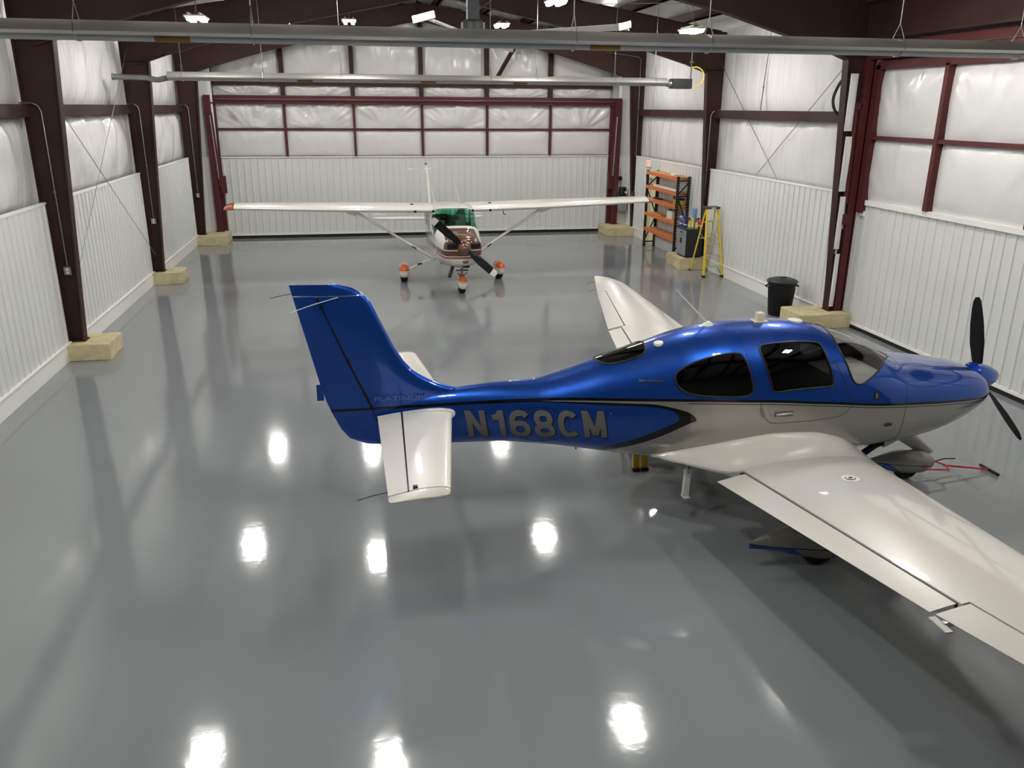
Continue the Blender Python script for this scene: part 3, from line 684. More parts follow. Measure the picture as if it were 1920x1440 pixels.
MB().tube([(9.33, 28.85, 1.85), (9.33, 28.80, 1.7), (9.28, 28.70, 1.6)], .01, 6).build('cord', 'black', t)
MB().tube([(9.33, 28.88, 1.98), (9.32, 28.88, 2.25)], .006, 6).build('antenna', 'black', t)
mb = MB()
for k in (0, .05): mb.tube([(9.17+k, 28.80, 1.72), (9.15+k, 28.70, 1.55), (9.08+k, 28.65, 1.35), (9.1+k, 28.65, 1.2)], .014, 6)
mb.build('hydraulic_hose', 'dark_grey', t)
MB().tube([(9.18, 28.88, 4.3), (9.18, 28.88, 1.72)], .018, 8).build('pipe', 'galv', t)
t = thing('disconnect_switch', 'small grey electrical box on the far right corner column', 'switch', (9.6, 28.1, 1.4))
MB().box(9.5, 9.62, 27.98, 28.08, 1.32, 1.52).build('case', 'dark_grey', t, bevel=.01); MB().box(9.485, 9.5, 28.0, 28.03, 1.38, 1.46).build('lever', 'galv', t)

# ------------------------------------------------------------------ orange and black rack with its goods
t = thing('storage_rack', 'orange-beamed storage rack with black uprights against the right wall', 'rack', (9.42, 24.4, 0))
RX0, RX1, RY0, RY1 = 9.22, 9.56, 23.08, 25.7
for y in (RY0, RY1):
    for x in (RX0, RX1):
        up = MB().box(x-.035, x+.035, y-.03, y+.03, .01, 2.42).box(x-.05, x+.05, y-.045, y+.045, 0, .012).build('upright', 'black', t)
        mb = MB()
        for i in range(30): mb.box(x-.012, x+.012, y-.0315, y-.029, .1+i*.077, .13+i*.077)
        mb.build('slot', 'galv', up)
    for z in (.15, 1.0, 1.85, 2.3): MB().bar((RX0, y, z), (RX1, y, z), .03, .03).build('cross_tie', 'black', t)
    for z0, z1 in ((.2, .95), (1.85, 1.05), (1.9, 2.25)): MB().bar((RX0, y, z0), (RX1, y, z1), .03, .03).build('diagonal_tie', 'black', t)
RZ = [.63, 1.12, 1.58, 1.97, 2.40]
for z in RZ:
    for x in (RX0-.03, RX1+.01): MB().box(x-.02, x+.02, RY0, RY1, z-.1, z).build('beam', 'orange', t, bevel=.006)
    MB().box(RX0-.01, RX1-.01, RY0+.03, RY1-.03, z-.03, z-.005).build('shelf_board', 'wood', t)
tag(MB().box(9.3, 9.5, 23.65, 23.95, RZ[4], RZ[4]+.05).build('flat_carton', 'white_plastic', bevel=.004), 'small flat white carton on the top shelf of the rack', 'box')
mb = MB(); tt = thing('ceiling_tile_pack', 'long low white pack lying on the second shelf from the top', 'pack', (9.4, 24.5, RZ[3]))
MB().box(9.24, 9.52, 23.2, 25.2, RZ[3], RZ[3]+.055).build('wrapper', 'white_plastic', tt, bevel=.012)
for y in (23.7, 24.6): MB().box(9.236, 9.524, y-.02, y+.02, RZ[3], RZ[3]+.058).build('band', 'cream', tt)
tt = thing('tool_case', 'yellow tool with black handle at the right end of the middle shelf', 'tool', (9.38, 23.3, RZ[2]))
MB().box(9.26, 9.5, 23.15, 23.5, RZ[2], RZ[2]+.16).build('body', 'yellow_dull', tt, bevel=.02); MB().box(9.27, 9.49, 23.14, 23.52, RZ[2]+.16, RZ[2]+.2).build('lid', 'black', tt, bevel=.01)
MB().tube([(9.3, 23.2, RZ[2]+.2), (9.3, 23.2, RZ[2]+.27), (9.3, 23.45, RZ[2]+.27), (9.3, 23.55, RZ[2]+.2)], .02, 8).build('handle', 'black', tt, smooth=50)
tt = thing('flat_tool', 'thin dark tool lying at the left end of the middle shelf', 'tool', (9.4, 25.0, RZ[2]))
MB().box(9.3, 9.44, 24.75, 25.2, RZ[2], RZ[2]+.03).build('blade', 'dark_grey', tt, bevel=.005); MB().box(9.33, 9.4, 25.2, 25.35, RZ[2], RZ[2]+.04).build('grip', 'black', tt, bevel=.01)
tt = thing('plastic_jug', 'squat white plastic jug with dark handle on the fourth shelf down', 'jug', (9.38, 23.75, RZ[1]))
MB().loft([[(9.38+a*w_, 23.78+b*l, RZ[1]+h) for a, b in ((-1, -.7), (-.7, -1), (.7, -1), (1, -.7), (1, .7), (.7, 1), (-.7, 1), (-1, .7))] for w_, l, h in ((.11, .2, 0), (.125, .22, .02), (.125, .22, .2), (.1, .17, .24))]).build('body', 'white_plastic', tt, smooth=40)
MB().tube([(9.38, 23.62, RZ[1]+.23), (9.38, 23.64, RZ[1]+.29), (9.38, 23.88, RZ[1]+.29), (9.38, 23.92, RZ[1]+.23)], .018, 8).build('handle', 'dark_grey', tt, smooth=50)
MB().lathe([(.035, 0), (.035, .04)], (9.36, 23.96, RZ[1]+.235)).build('cap', 'dark_grey', tt)
tt = thing('board_offcut', 'thin brown board lying at the left of the fourth shelf down', 'board', (9.4, 25.0, RZ[1]))
MB().box(9.27, 9.5, 24.5, 25.45, RZ[1], RZ[1]+.018).build('board', 'wood', tt); MB().box(9.29, 9.48, 24.55, 25.3, RZ[1]+.018, RZ[1]+.03).build('board_face', 'wood', tt)

# ------------------------------------------------------------------ cabinet, bottles, towel roll
t = thing('tool_cabinet', 'black tool cabinet with grey drawer and doors on the concrete footing', 'cabinet', (9.2, 21.9, .32))
cz = .325; cx0, cx1, cy0, cy1 = 8.96, 9.45, 21.56, 22.24
MB().box(cx0+.01, cx1, cy0, cy1, cz+.03, cz+.77).build('body', 'cabinet_black', t, bevel=.006); MB().box(cx0+.03, cx1-.02, cy0+.02, cy1-.02, cz, cz+.03).build('plinth', 'black', t)
MB().box(cx0-.01, cx1+.01, cy0-.01, cy1+.01, cz+.77, cz+.8).build('top', 'dark_grey', t, bevel=.005)
dr = MB().box(cx0-.008, cx0+.01, cy0+.02, cy1-.02, cz+.6, cz+.75).build('drawer', 'cabinet_grey', t, bevel=.004); MB().box(cx0-.02, cx0-.008, 21.84, 21.96, cz+.66, cz+.7).build('pull', 'black', dr)
for y0, y1, yh in ((cy0+.02, 21.895, 21.86), (21.905, cy1-.02, 21.94)):
    dd = MB().box(cx0-.008, cx0+.01, y0, y1, cz+.05, cz+.59).build('door', 'cabinet_grey', t, bevel=.004); MB().box(cx0-.024, cx0-.008, yh-.012, yh+.012, cz+.38, cz+.52).build('handle', 'black', dd, bevel=.003)
ZT = cz+.801
def bottle(x, y, body, cap, h, lab, r=.04, spray=True):
    b = thing('spray_bottle' if spray else 'bottle', lab, 'bottle', (x, y, ZT), 'bottles on the tool cabinet')
    MB().lathe([(r*.95, 0), (r, .01), (r, h*.55), (r*.75, h*.68), (r*.35, h*.78), (r*.33, h*.82)], (x, y, ZT), n=16).build('body', body, b, smooth=50)
    MB().lathe([(r*1.01, h*.22), (r*1.01, h*.36)], (x, y, ZT), n=16).build('paper_label', 'sign_white' if body != 'spray_clear' else 'spray_blue', b, smooth=50)
    if spray:
        tr = MB().box(x-.06, x+.03, y-.014, y+.014, ZT+h*.86, ZT+h).box(x-.015, x+.015, y-.015, y+.015, ZT+h*.8, ZT+h*.88).build('trigger_head', cap, b, bevel=.006)
        MB().bar((x-.03, y, ZT+h*.86), (x-.055, y, ZT+h*.7), .012, .008).build('trigger', cap, tr)
    else: MB().lathe([(r*.4, h*.8), (r*.4, h)], (x, y, ZT), n=12).build('cap', cap, b)
for i, (x, y, bo, ca, h, lab, sp) in enumerate([
    (9.02, 22.16, 'spray_blue', 'spray_clear', .29, 'blue spray bottle at the far front corner of the tool cabinet', 1),
    (9.08, 22.02, 'spray_blue', 'spray_blue', .3, 'blue spray bottle with blue head, second on the tool cabinet', 1),
    (9.05, 21.9, 'spray_purple', 'spray_purple', .27, 'purple spray bottle beside the blue bottles on the cabinet', 1),
    (9.12, 21.8, 'spray_red', 'black', .28, 'pink-red spray bottle with dark head behind the green one', 1),
    (9.075, 21.66, 'spray_green', 'spray_red', .27, 'pale green spray bottle with dark head at the cabinet front', 1),
    (9.175, 21.69, 'spray_yellow', 'spray_yellow', .29, 'yellow spray bottle with yellow head next to the green one', 1),
    (9.265, 21.62, 'spray_yellow', 'spray_red', .24, 'short yellow bottle with red cap on the tool cabinet', 0),
    (9.35, 21.7, 'spray_red', 'spray_purple', .28, 'red bottle with purple head near the ladder', 1),
    (9.405, 21.61, 'spray_red', 'spray_red', .26, 'red bottle nearest the ladder on the tool cabinet', 0),
    (9.22, 21.95, 'white_plastic', 'white_plastic', .33, 'tall white jug-like bottle at the back of the tool cabinet', 0)]): bottle(x, y, bo, ca, h, lab, spray=bool(sp))
t = thing('paper_towel_roll', 'upright blue paper towel roll behind the bottles on the cabinet', 'roll', (9.4, 22.1, ZT))
MB().lathe([(.066, 0), (.07, .004), (.07, .49), (.066, .5)], (9.38, 22.1, ZT), n=20).build('paper', 'blue_roll', t, smooth=40); MB().lathe([(.02, .5), (.02, .503)], (9.38, 22.1, ZT), n=12).build('core', 'cream', t)

# ------------------------------------------------------------------ step ladder
t = thing('step_ladder', 'yellow fibreglass step ladder with dark top cap beside the cabinet', 'ladder', (9.3, 20.9, 0))
LT = 1.80; ly = 20.78
fr = [((9.04, 20.38, 0), (9.15, ly-.06, LT-.03)), ((9.56, 20.38, 0), (9.45, ly-.06, LT-.03))]; bk = [((9.07, 21.38, 0), (9.17, ly+.07, LT-.05)), ((9.53, 21.38, 0), (9.43, ly+.07, LT-.05))]
for p, q in fr:
    r = MB().bar(p, q, .035, .085, (0, 1, 0)).build('front_rail', 'yellow', t, bevel=.004); MB().box(p[0]-.03, p[0]+.03, p[1]-.06, p[1]+.05, 0, .06).build('foot', 'rubber', r)
for p, q in bk:
    r = MB().bar(p, q, .025, .05, (0, 1, 0)).build('rear_rail', 'yellow', t, bevel=.003); MB().box(p[0]-.025, p[0]+.025, p[1]-.03, p[1]+.04, 0, .05).build('foot', 'rubber', r)
def at(seg, z): p, q = Vector(seg[0]), Vector(seg[1]); return p+(q-p)*(z/q.z)
for z in (.28, .58, .88, 1.18, 1.48): MB().bar(at(fr[0], z), at(fr[1], z), .085, .03).build('tread', 'alu', t)
for z in (.35, .95, 1.4): MB().bar(at(bk[0], z), at(bk[1], z), .03, .03).build('rear_bar', 'alu', t)
for a, b, s in ((fr[0], bk[0], 1), (fr[1], bk[1], -1)): MB().bar(at(a, .95), at(b, 1.1), .006, .02).build('spreader', 'alu', t)
for a, s in ((fr[0], 1), (fr[1], -1)): MB().bar(at(a, .05), at(a, .28)+V(s*.12, 0, 0), .006, .02).build('knee_brace', 'galv', t)
MB().box(9.11, 9.49, ly-.13, ly+.13, LT-.03, LT+.03).build('top_cap', 'dark_grey', t, bevel=.012); MB().box(9.24, 9.36, ly-.131, ly-.128, LT-.012, LT+.012).build('cap_label', 'sign_white', t)
for k in range(5):
    p = at(fr[1], .3+k*.3); MB().box(p.x-.019, p.x-.017, p.y-.03, p.y+.03, p.z+.02, p.z+.12).build('warning_sticker', 'black' if k % 2 else 'spray_yellow', t)

# ------------------------------------------------------------------ rubbish bin
t = thing('trash_can', 'round black plastic bin with lid beside the concrete footing', 'bin', (9.03, 16.2, 0))
MB().lathe([(.225, 0), (.235, .015), (.29, .7), (.31, .71), (.31, .74), (.28, .745)], (9.03, 16.2, 0), n=36).build('body', 'black', t, smooth=35)
ld = MB().lathe([(.325, .735), (.33, .76), (.3, .785), (.22, .805), (.2, .815), (.0, .82)], (9.03, 16.2, 0), n=36).build('lid', 'cabinet_black', t, smooth=30)
MB().tube([(8.94, 16.14, .815), (8.95, 16.14, .835), (9.11, 16.2, .835), (9.12, 16.2, .815)], .012, 8).build('lid_handle', 'cabinet_black', ld)
for s in (-1, 1): MB().tube([(9.03+s*.28, 16.12, .68), (9.03+s*.345, 16.12, .64), (9.03+s*.345, 16.28, .64), (9.03+s*.28, 16.28, .68)], .018, 8).build('handle', 'black', t, smooth=50)
mb = MB()
for k in range(24):
    a = 2*pi*k/24; mb.bar((9.03+.238*math.cos(a), 16.2+.238*math.sin(a), .05), (9.03+.285*math.cos(a), 16.2+.285*math.sin(a), .62), .008, .008)
mb.build('ribs', 'black', t)
# ------------------------------------------------------------------ yellow stool beyond the blue plane
t = thing('step_stool', 'yellow folding step stool on the floor beyond the blue plane', 'stool', (3.35, 9.1, 0))
for x in (3.255, 3.365):
    r = MB().bar((x, 8.88, 0), (x, 8.98, .55), .08, .03, (0, 1, 0)).build('front_leg', 'yellow_dull', t); MB().box(x-.045, x+.045, 8.85, 8.9, 0, .04).build('foot', 'rubber', r)
    MB().bar((x, 9.5, 0), (x+.02, 9.2, .55), .05, .03, (0, 1, 0)).build('rear_leg', 'yellow_dull', t)
for y, z in ((9.05, .3), (9.15, .56)): MB().box(3.17, 3.45, y-.1, y+.1, z-.02, z+.01).build('tread', 'dark_grey', t, bevel=.005)

# ------------------------------------------------------------------ blue and silver low-wing plane
YC = 8.12
ST = [(-0.10, 1.34, 1.00, .030, 1.17, 2.0, 2.0), (0.40, 1.42, .895, .10, 1.18, 2.0, 2.0), (0.90, 1.49, .875, .16, 1.18, 2.0, 2.1), (1.36, 1.53, .868, .23, 1.16, 2.0, 2.1),
      (1.76, 1.545, .828, .30, 1.14, 2.0, 2.2), (2.12, 1.63, .778, .37, 1.14, 2.0, 2.3), (2.47, 1.745, .713, .44, 1.15, 2.0, 2.3), (2.94, 1.882, .637, .53, 1.16, 2.0, 2.4),
      (3.42, 2.02, .590, .60, 1.18, 2.1, 2.5), (3.85, 2.078, .565, .635, 1.19, 2.2, 2.6), (4.30, 2.097, .548, .645, 1.19, 2.2, 2.6), (4.80, 2.054, .552, .64, 1.17, 2.2, 2.6),
      (5.10, 1.977, .562, .63, 1.15, 2.2, 2.6), (5.50, 1.831, .583, .61, 1.12, 2.3, 2.6), (5.95, 1.612, .628, .58, 1.10, 2.6, 2.5), (6.35, 1.555, .680, .55, 1.12, 2.7, 2.4),
      (6.70, 1.505, .795, .50, 1.15, 2.6, 2.3), (6.95, 1.45, .92, .43, 1.18, 2.4, 2.2), (7.10, 1.38, 1.03, .34, 1.20, 2.2, 2.2), (7.17, 1.30, 1.10, .22, 1.20, 2.0, 2.0)]
BLUE, BLACK, SILV = (.0015, .062, .38, 1), C(5, 5, 6), C(172, 168, 160)
ZS = [(-.8, 1.30), (.162, 1.332), (.878, 1.359), (1.322, 1.381), (1.712, 1.392), (2.259, 1.408), (3.075, 1.41), (3.924, 1.385), (4.787, 1.317), (5.862, 1.22), (6.581, 1.193), (7.2, 1.17)]
UI = [(1.2, 1.355), (1.71, 1.367), (2.467, 1.349), (2.92, 1.332), (3.1, 1.305), (3.19, 1.25), (3.21, 1.2), (3.3, .9), (3.8, .3)]
LI = [(1.2, .5), (2.25, .72), (2.435, .833), (2.786, .98), (3.084, 1.122), (3.18, 1.17), (3.21, 1.2), (3.3, 1.4), (3.8, 1.6)]
UO = [(1.2, 1.36), (1.71, 1.377), (2.92, 1.366), (3.152, 1.325), (3.32, 1.269), (3.38, 1.22), (3.395, 1.19), (3.5, .9), (3.8, .3)]
LO = [(1.2, .4), (2.3, .66), (2.579, .812), (2.799, .902), (3.092, 1.034), (3.328, 1.156), (3.38, 1.175), (3.395, 1.19), (3.5, 1.4), (3.8, 1.6)]
def two_tone(name):
    m = mat(name, SILV, .32, metal=.72, coat=1., var=.02)
    def pin(x, y, z): a = z-x.curve(UO); b = z-x.curve(LO); return a.lt(.022)*a.gt(.010)+b.gt(-.022)*b.lt(-.010)*a.lt(0)
    return regions(m, SILV, [
        (lambda x, y, z: z.lt(x.curve(UO))*z.gt(x.curve(LO)), BLACK),
        (lambda x, y, z: z.lt(x.curve(UI))*z.gt(x.curve(LI)), BLUE),
        (lambda x, y, z: z.gt(x.curve(ZS)), BLUE),
        (lambda x, y, z: ((z-x.curve(ZS))+.003).abs().lt(.014), BLACK),
        (lambda x, y, z: ((z-x.curve(ZS))+.037).abs().lt(.004)*x.gt(3.3), BLACK)])
two_tone('cirrus_paint')
P1 = thing('airplane', 'blue and silver low-wing propeller plane in the foreground', 'airplane', (4.3, YC, 0))
place_c = lambda x, y, z: Vector((x, YC+y, z))
H1 = Hull(ST, place_c)
mirror = lambda poly: [(x, pi-t) for x, t in reversed(poly)]
w_rear = smooth_poly([(3.161, 2.491), (3.263, 2.404), (3.496, 2.324), (3.86, 2.300), (3.93, 2.40), (4.005, 2.83), (3.96, 2.9), (3.746, 2.9), (3.35, 2.82), (3.2, 2.69)], 2)
w_door = smooth_poly([(4.10, 2.30), (4.12, 2.235), (4.18, 2.215), (4.77, 2.15), (4.84, 2.19), (4.86, 2.3), (4.925, 2.72), (4.925, 2.80), (4.85, 2.81), (4.28, 2.872), (4.22, 2.87), (4.20, 2.8)], 2)
half = [(5.055, 1.727), (5.05, 2.0), (5.052, 2.173), (5.122, 2.515), (5.175, 2.72), (5.27, 2.75), (5.415, 2.605), (5.544, 2.414), (5.65, 2.15), (5.8, 1.85), (5.88, 1.62)]
w_screen = smooth_poly(half+mirror(half), 1)
half = [(2.43, 1.72), (2.50, 1.93), (2.62, 2.0), (2.81, 2.0), (2.94, 1.93), (2.97, 1.72)]
w_top = smooth_poly(half+mirror(half), 2)
wins = [w_rear, mirror(w_rear), w_door, mirror(w_door), w_screen, w_top]
body, panes = H1.build(290, 132, wins)
fus = body.build('fuselage', 'cirrus_paint', P1, smooth=180)
names = ['side_window', 'side_window', 'door_window', 'door_window', 'windshield', 'roof_window']
mats_ = ['glass_dark', 'glass_dark', 'glass_smoke', 'glass_smoke', 'glass_clear', 'glass_dark']
for mb, nm, mm, poly in zip(panes, names, mats_, wins):
    g = mb.build(nm, mm, P1, smooth=180); H1.line(poly, .011, .0, True).build('seal', 'seal_black', g, smooth=180)
# cabin lining and seats
lin = Hull([(x, zt-.035, zb+.05, w_-.035, zc, a, b) for x, zt, zb, w_, zc, a, b in ST if 2.2 < x < 6.0], place_c)
inner, _ = lin.build(110, 80, [p for p in wins]); inner.build('cabin_lining', 'fabric', P1, smooth=180)
def seat(x, y, z, m, parent, f=(1, 0), name='seat'):
    fx_, fy_ = f; sx, sy = -fy_, fx_
    def pt(a, b, c): return (x+fx_*a+sx*b, y+fy_*a+sy*b, z+c)
    mb = MB()
    for prof in (([(-.22, 0), (.25, .03), (.27, .12), (-.2, .1)], .22), ([(-.22, .05), (-.1, .08), (-.22, .62), (-.32, .6)], .21), ([(-.28, .63), (-.2, .63), (-.22, .8), (-.3, .8)], .12)):
        mb.prism(prof[0], -prof[1], prof[1], lambda u, v, t: pt(u, t, v))
    return mb.build(name, m, parent, bevel=.03)
for sx in (4.55, 3.65):
    for sy in (-.28, .28): seat(sx, YC+sy, .95, 'fabric', P1)
MB().prism([(5.25, 1.40), (5.8, 1.46), (5.8, 1.2), (5.3, 1.1)], YC-.5, YC+.5, lambda a, b, t: (a, t, b)).build('instrument_panel', 'glareshield', P1)
# panel lines, vents and marks on the fuselage
for nm, pts in (('door_line', [(3.928, 1.886), (3.934, 2.124), (3.969, 2.472), (4.04, 2.854), (4.097, 3.042), (4.151, 3.148), (4.22, 3.195), (4.311, 3.205), (4.686, 3.188), (5.033, 3.145), (5.12, 3.1), (5.163, 3.039), (5.105, 2.856), (4.999, 2.54), (4.943, 2.21)]),
                ('cowl_seam', [(5.9, 1.57), (5.876, 2.406), (5.857, 3.023), (5.85, 3.383), (5.855, 3.643), (5.88, 4.3)])):
    for side in (0, 1):
        q = pts if not side else [(x, pi-t) for x, t in pts]
        H1.line(q, .0035, -.001).build(nm, 'seal_black', fus, smooth=180)
def on_side(x0, z0, off=.004, sg=-1): return lambda u, v: H1.side(x0+u, z0+v, sg, off)
block_text('registration_shadow', 'N168CM', 'decal_dark', fus, lambda u, v: H1.side(1.0+u+(.305-v)*.17, .973+v, -1, .003), 1.47, .305)
block_text('registration_number', 'N168CM', 'decal_grey', fus, lambda u, v: H1.side(.985+u+(.305-v)*.17, .985+v, -1, .006), 1.47, .305)
def side_patch(name, m, x0, x1, z0, z1, off, r=.0, parent=None, sg=-1):
    mb = MB(); n = 6; k = n+1
    P = [H1.side(lerp(x0, x1, i/n), lerp(z0, z1, j/n), sg, off) for j in range(k) for i in range(k)]
    mb.add(P, [(j*k+i, j*k+i+1, (j+1)*k+i+1, (j+1)*k+i) for j in range(n) for i in range(n)]); return mb.build(name, m, parent or fus)
bd = side_patch('badge', 'decal_dark', 2.80, 3.06, 1.583, 1.612, .004)
text_on('badge_lettering', 'PREMIUM', 'decal_faint', fus, on_side(2.87, 1.588, .007), .18, .018)
side_patch('badge_panel', 'decal_faint', 2.805, 2.858, 1.586, 1.609, .006); text_on('badge_lettering', '22', 'decal_dark', fus, on_side(2.815, 1.589, .009), .03, .016)
side_patch('cowl_badge', 'decal_dark', 5.43, 5.50, 1.30, 1.39, .004); side_patch('cowl_badge_mark', 'decal_grey', 5.45, 5.48, 1.315, 1.375, .007)
def disc_on(name, m, x, z, rx, rz, off=.005):
    mb = MB(); n = 20; c = [H1.side(x+rx*math.cos(2*pi*i/n), z+rz*math.sin(2*pi*i/n), -1, off) for i in range(n)]; mb.add(c, [tuple(range(n))]); return mb.build(name, m, fus)
disc_on('vent', 'dark_grey', 5.66, .99, .055, .022); disc_on('static_port', 'galv', 2.50, 1.265, .012, .012)
MB().tube([H1.side(4.26, 1.215, -1, .012), H1.side(4.42, 1.225, -1, .02), H1.side(4.45, 1.22, -1, .012)], .014, 8).build('door_handle', 'paint_silver', fus, smooth=60); side_patch('handle_recess', 'decal_grey', 4.25, 4.47, 1.19, 1.25, .002)
disc_on('door_lock', 'galv', 4.21, 1.215, .016, .016)
MB().bar(H1.side(4.09, 1.30, -1, .004), H1.side(4.13, 1.2, -1, .012), .03, .03).build('door_latch', 'galv', fus, bevel=.01)
MB().tube([H1.side(1.78+.3*math.cos(a), 1.12+.2*math.sin(a), -1, .0015) for a in [2*pi*i/36 for i in range(37)]], .0025, 5).build('access_panel_line', 'decal_dark', fus)
for k in range(8):
    a = 2*pi*k/8; p = H1.side(1.78+.31*math.cos(a), 1.12+.21*math.sin(a), -1, .002); MB().lathe([(.006, 0), (.004, .004)], p, (0, -1, 0), 8).build('screw', 'galv', fus)
# spinner, cowl inlets, propeller
SP = Vector((7.12, YC, 1.28))
MB().lathe([(.175, 0), (.175, .04), (.165, .1), (.135, .2), (.085, .3), (.03, .365), (.0, .375)], SP, (1, 0, 0), 28).build('spinner', 'paint_blue', P1, smooth=60)
for s in (-1, 1):
    MB().lathe([(.1, 0), (.085, .01), (.08, -.05), (.0, -.06)], (7.10, YC+s*.24, 1.22), (1, 0, -.05), 20).build('air_inlet', 'seal_black', P1, smooth=40)
for ang in (75, 211, 323):
    a = math.radians(ang); d = Vector((0, math.cos(a), math.sin(a))); q = Vector((0, -d.z, d.y)); o = SP+V(.09, 0, 0); secs = []
    for r, c, tw, th in ((.1, .08, 55, .05), (.2, .115, 45, .035), (.4, .165, 30, .022), (.62, .165, 22, .016), (.8, .135, 18, .012), (.9, .1, 16, .009), (.945, .05, 16, .005)):
        w_ = math.radians(tw); e = q*math.cos(w_)+V(1, 0, 0)*math.sin(w_); secs.append((o+d*r+e*c*.45, o+d*r-e*c*.55, th, .006))
    mb = MB(); foil(mb, secs, n=8, up=(1, 0, .001)); mb.build('propeller_blade', 'prop_black', P1, smooth=60)
# fin and rudder
FLE = [(.9, .5), (1.2, .7), (1.45, .9), (1.49, .95), (1.515, .86), (1.55, .76), (1.6, .65), (1.64, .58), (1.71, .48), (1.82, .385), (1.96, .30), (2.2, .19), (2.45, .08), (2.54, .0), (2.6, -.1), (2.64, -.25)]
FTE = [(.9, .02), (.95, -.1), (.99, -.2), (1.1, -.285), (1.31, -.38), (1.42, -.42), (1.61, -.47), (2.64, -.7)]
FHI = [(.9, .13), (1.13, .109), (1.312, .051), (1.758, -.141), (2.47, -.426), (2.56, -.46)]
def fsec(z, a=None, b=None):
    le, te = interp(FLE, z), interp(FTE, z); h = interp(FHI, z); t = .13 if z < 2.4 else lerp(.13, .06, (z-2.4)/.24); fh = (le-h)/(le-te)
    A = 0. if a is None else fh+.012; B = 1. if b is None else fh-.012
    return ((le, YC, z), (te, YC, z), t, 0., A, B)
zs_ = [1.2, 1.45, 1.49, 1.515, 1.55, 1.6, 1.64, 1.71, 1.82, 1.96, 2.2, 2.45, 2.52]
mb = MB(); foil(mb, [fsec(z, None, 1) for z in zs_], up=(0, 1, 0)); foil(mb, [fsec(z) for z in (2.53, 2.56, 2.6, 2.625, 2.64)], up=(0, 1, 0)); fin = mb.build('tail_fin', 'cirrus_paint', P1, smooth=50)
mb = MB(); foil(mb, [fsec(z, 1, None) for z in (.92, .95, .99, 1.1, 1.31, 1.42, 1.61, 2.0, 2.52)], up=(0, 1, 0)); rud = mb.build('rudder', 'cirrus_paint', P1, smooth=50)
def gsec(z): q = fsec(z); h = (interp(FLE, z)-interp(FHI, z))/(interp(FLE, z)-interp(FTE, z)); return (q[0], q[1], q[2]*.8, 0., h-.02, h+.02)
mb = MB(); foil(mb, [gsec(z) for z in (1.2, 1.6, 2.0, 2.515)], n=6, up=(0, 1, 0)); mb.build('hinge_gap_shade', 'seal_black', rud)  # added black filler stands in for shade between fin and rudder
MB().box(-.51, -.44, YC-.006, YC+.006, 1.43, 1.6).build('trim_tab', 'paint_blue', rud)
for z in (2.42, 1.86, 1.2): x = interp(FHI, z); MB().box(x-.015, x+.02, YC-.06, YC-.045, z-.02, z+.02).build('hinge', 'seal_black', rud)
text_on('fin_lettering', 'PLATINUM', 'decal_faint', fin, lambda u, v: (lambda x, z: Vector((x, YC-(.068 if x > -.2 else .06)-max(0, (1.5-z))*.12-max(0, x-.3)*.12, z)))(.07+u, 1.415+v), .52, .05)
for p, q in (((-.66, 2.57), (-.88, 2.535)), ((-.235, 2.515), (-.705, 2.385))):
    MB().tube([(p[0], YC-.05, p[1]), (lerp(p[0], q[0], .5), YC-.07, lerp(p[1], q[1], .45)), (q[0], YC-.09, q[1])], .004, 5).build('wick' if p[0] < -.5 else 'antenna_rod', 'wick' if p[0] < -.5 else 'white_plastic', fin)
# tailplane
for s in (-1, 1):
    def tsec(dy, le, te, t, a=0., b=1., zz=0): return ((le, YC+s*dy, 1.285+zz), (te, YC+s*dy, 1.265+zz), t, 0., a, b)
    le = lambda d: lerp(.86, .63, (d-.15)/1.95); te = lambda d: lerp(.09, .125, (d-.15)/1.95); dd = [.12, .6, 1.1, 1.6, 1.98]
    mb = MB(); foil(mb, [tsec(d, le(d), te(d), .085, 0, .665) for d in dd]); sb = mb.build('tailplane', 'paint_white', P1, smooth=50)
    mb = MB(); foil(mb, [tsec(d, le(d), te(d), .085, .69, 1) for d in dd]); el = mb.build('elevator', 'paint_white', P1, smooth=50)
    mb = MB(); foil(mb, [tsec(d, le(d), te(d), .065, .655, .70) for d in dd], n=6); mb.build('hinge_gap_shade', 'seal_black', el)  # black filler painted as the shade ahead of the elevator
    mb = MB(); foil(mb, [tsec(2.0, le(2.0), te(2.0), .085), tsec(2.08, le(2.1)-.01, te(2.0), .055), tsec(2.11, le(2.1)-.1, te(2.0)+.02, .02)]); mb.build('tailplane_tip', 'paint_pearl', P1, smooth=50)
    mb = MB(); foil(mb, [tsec(.2, .89, .33, .125), tsec(.235, .885, .335, .12)]); mb.build('root_rib', 'paint_white', sb, smooth=50)
    MB().tube([(.16, YC+s*1.9, 1.265), (.0, YC+s*1.93, 1.255), (-.13, YC+s*1.95, 1.23)], .004, 5).build('wick', 'wick', el)
    MB().box(.33, .37, YC+s*1.95-.02, YC+s*1.95+.02, 1.29, 1.325).build('hinge', 'seal_black', el)
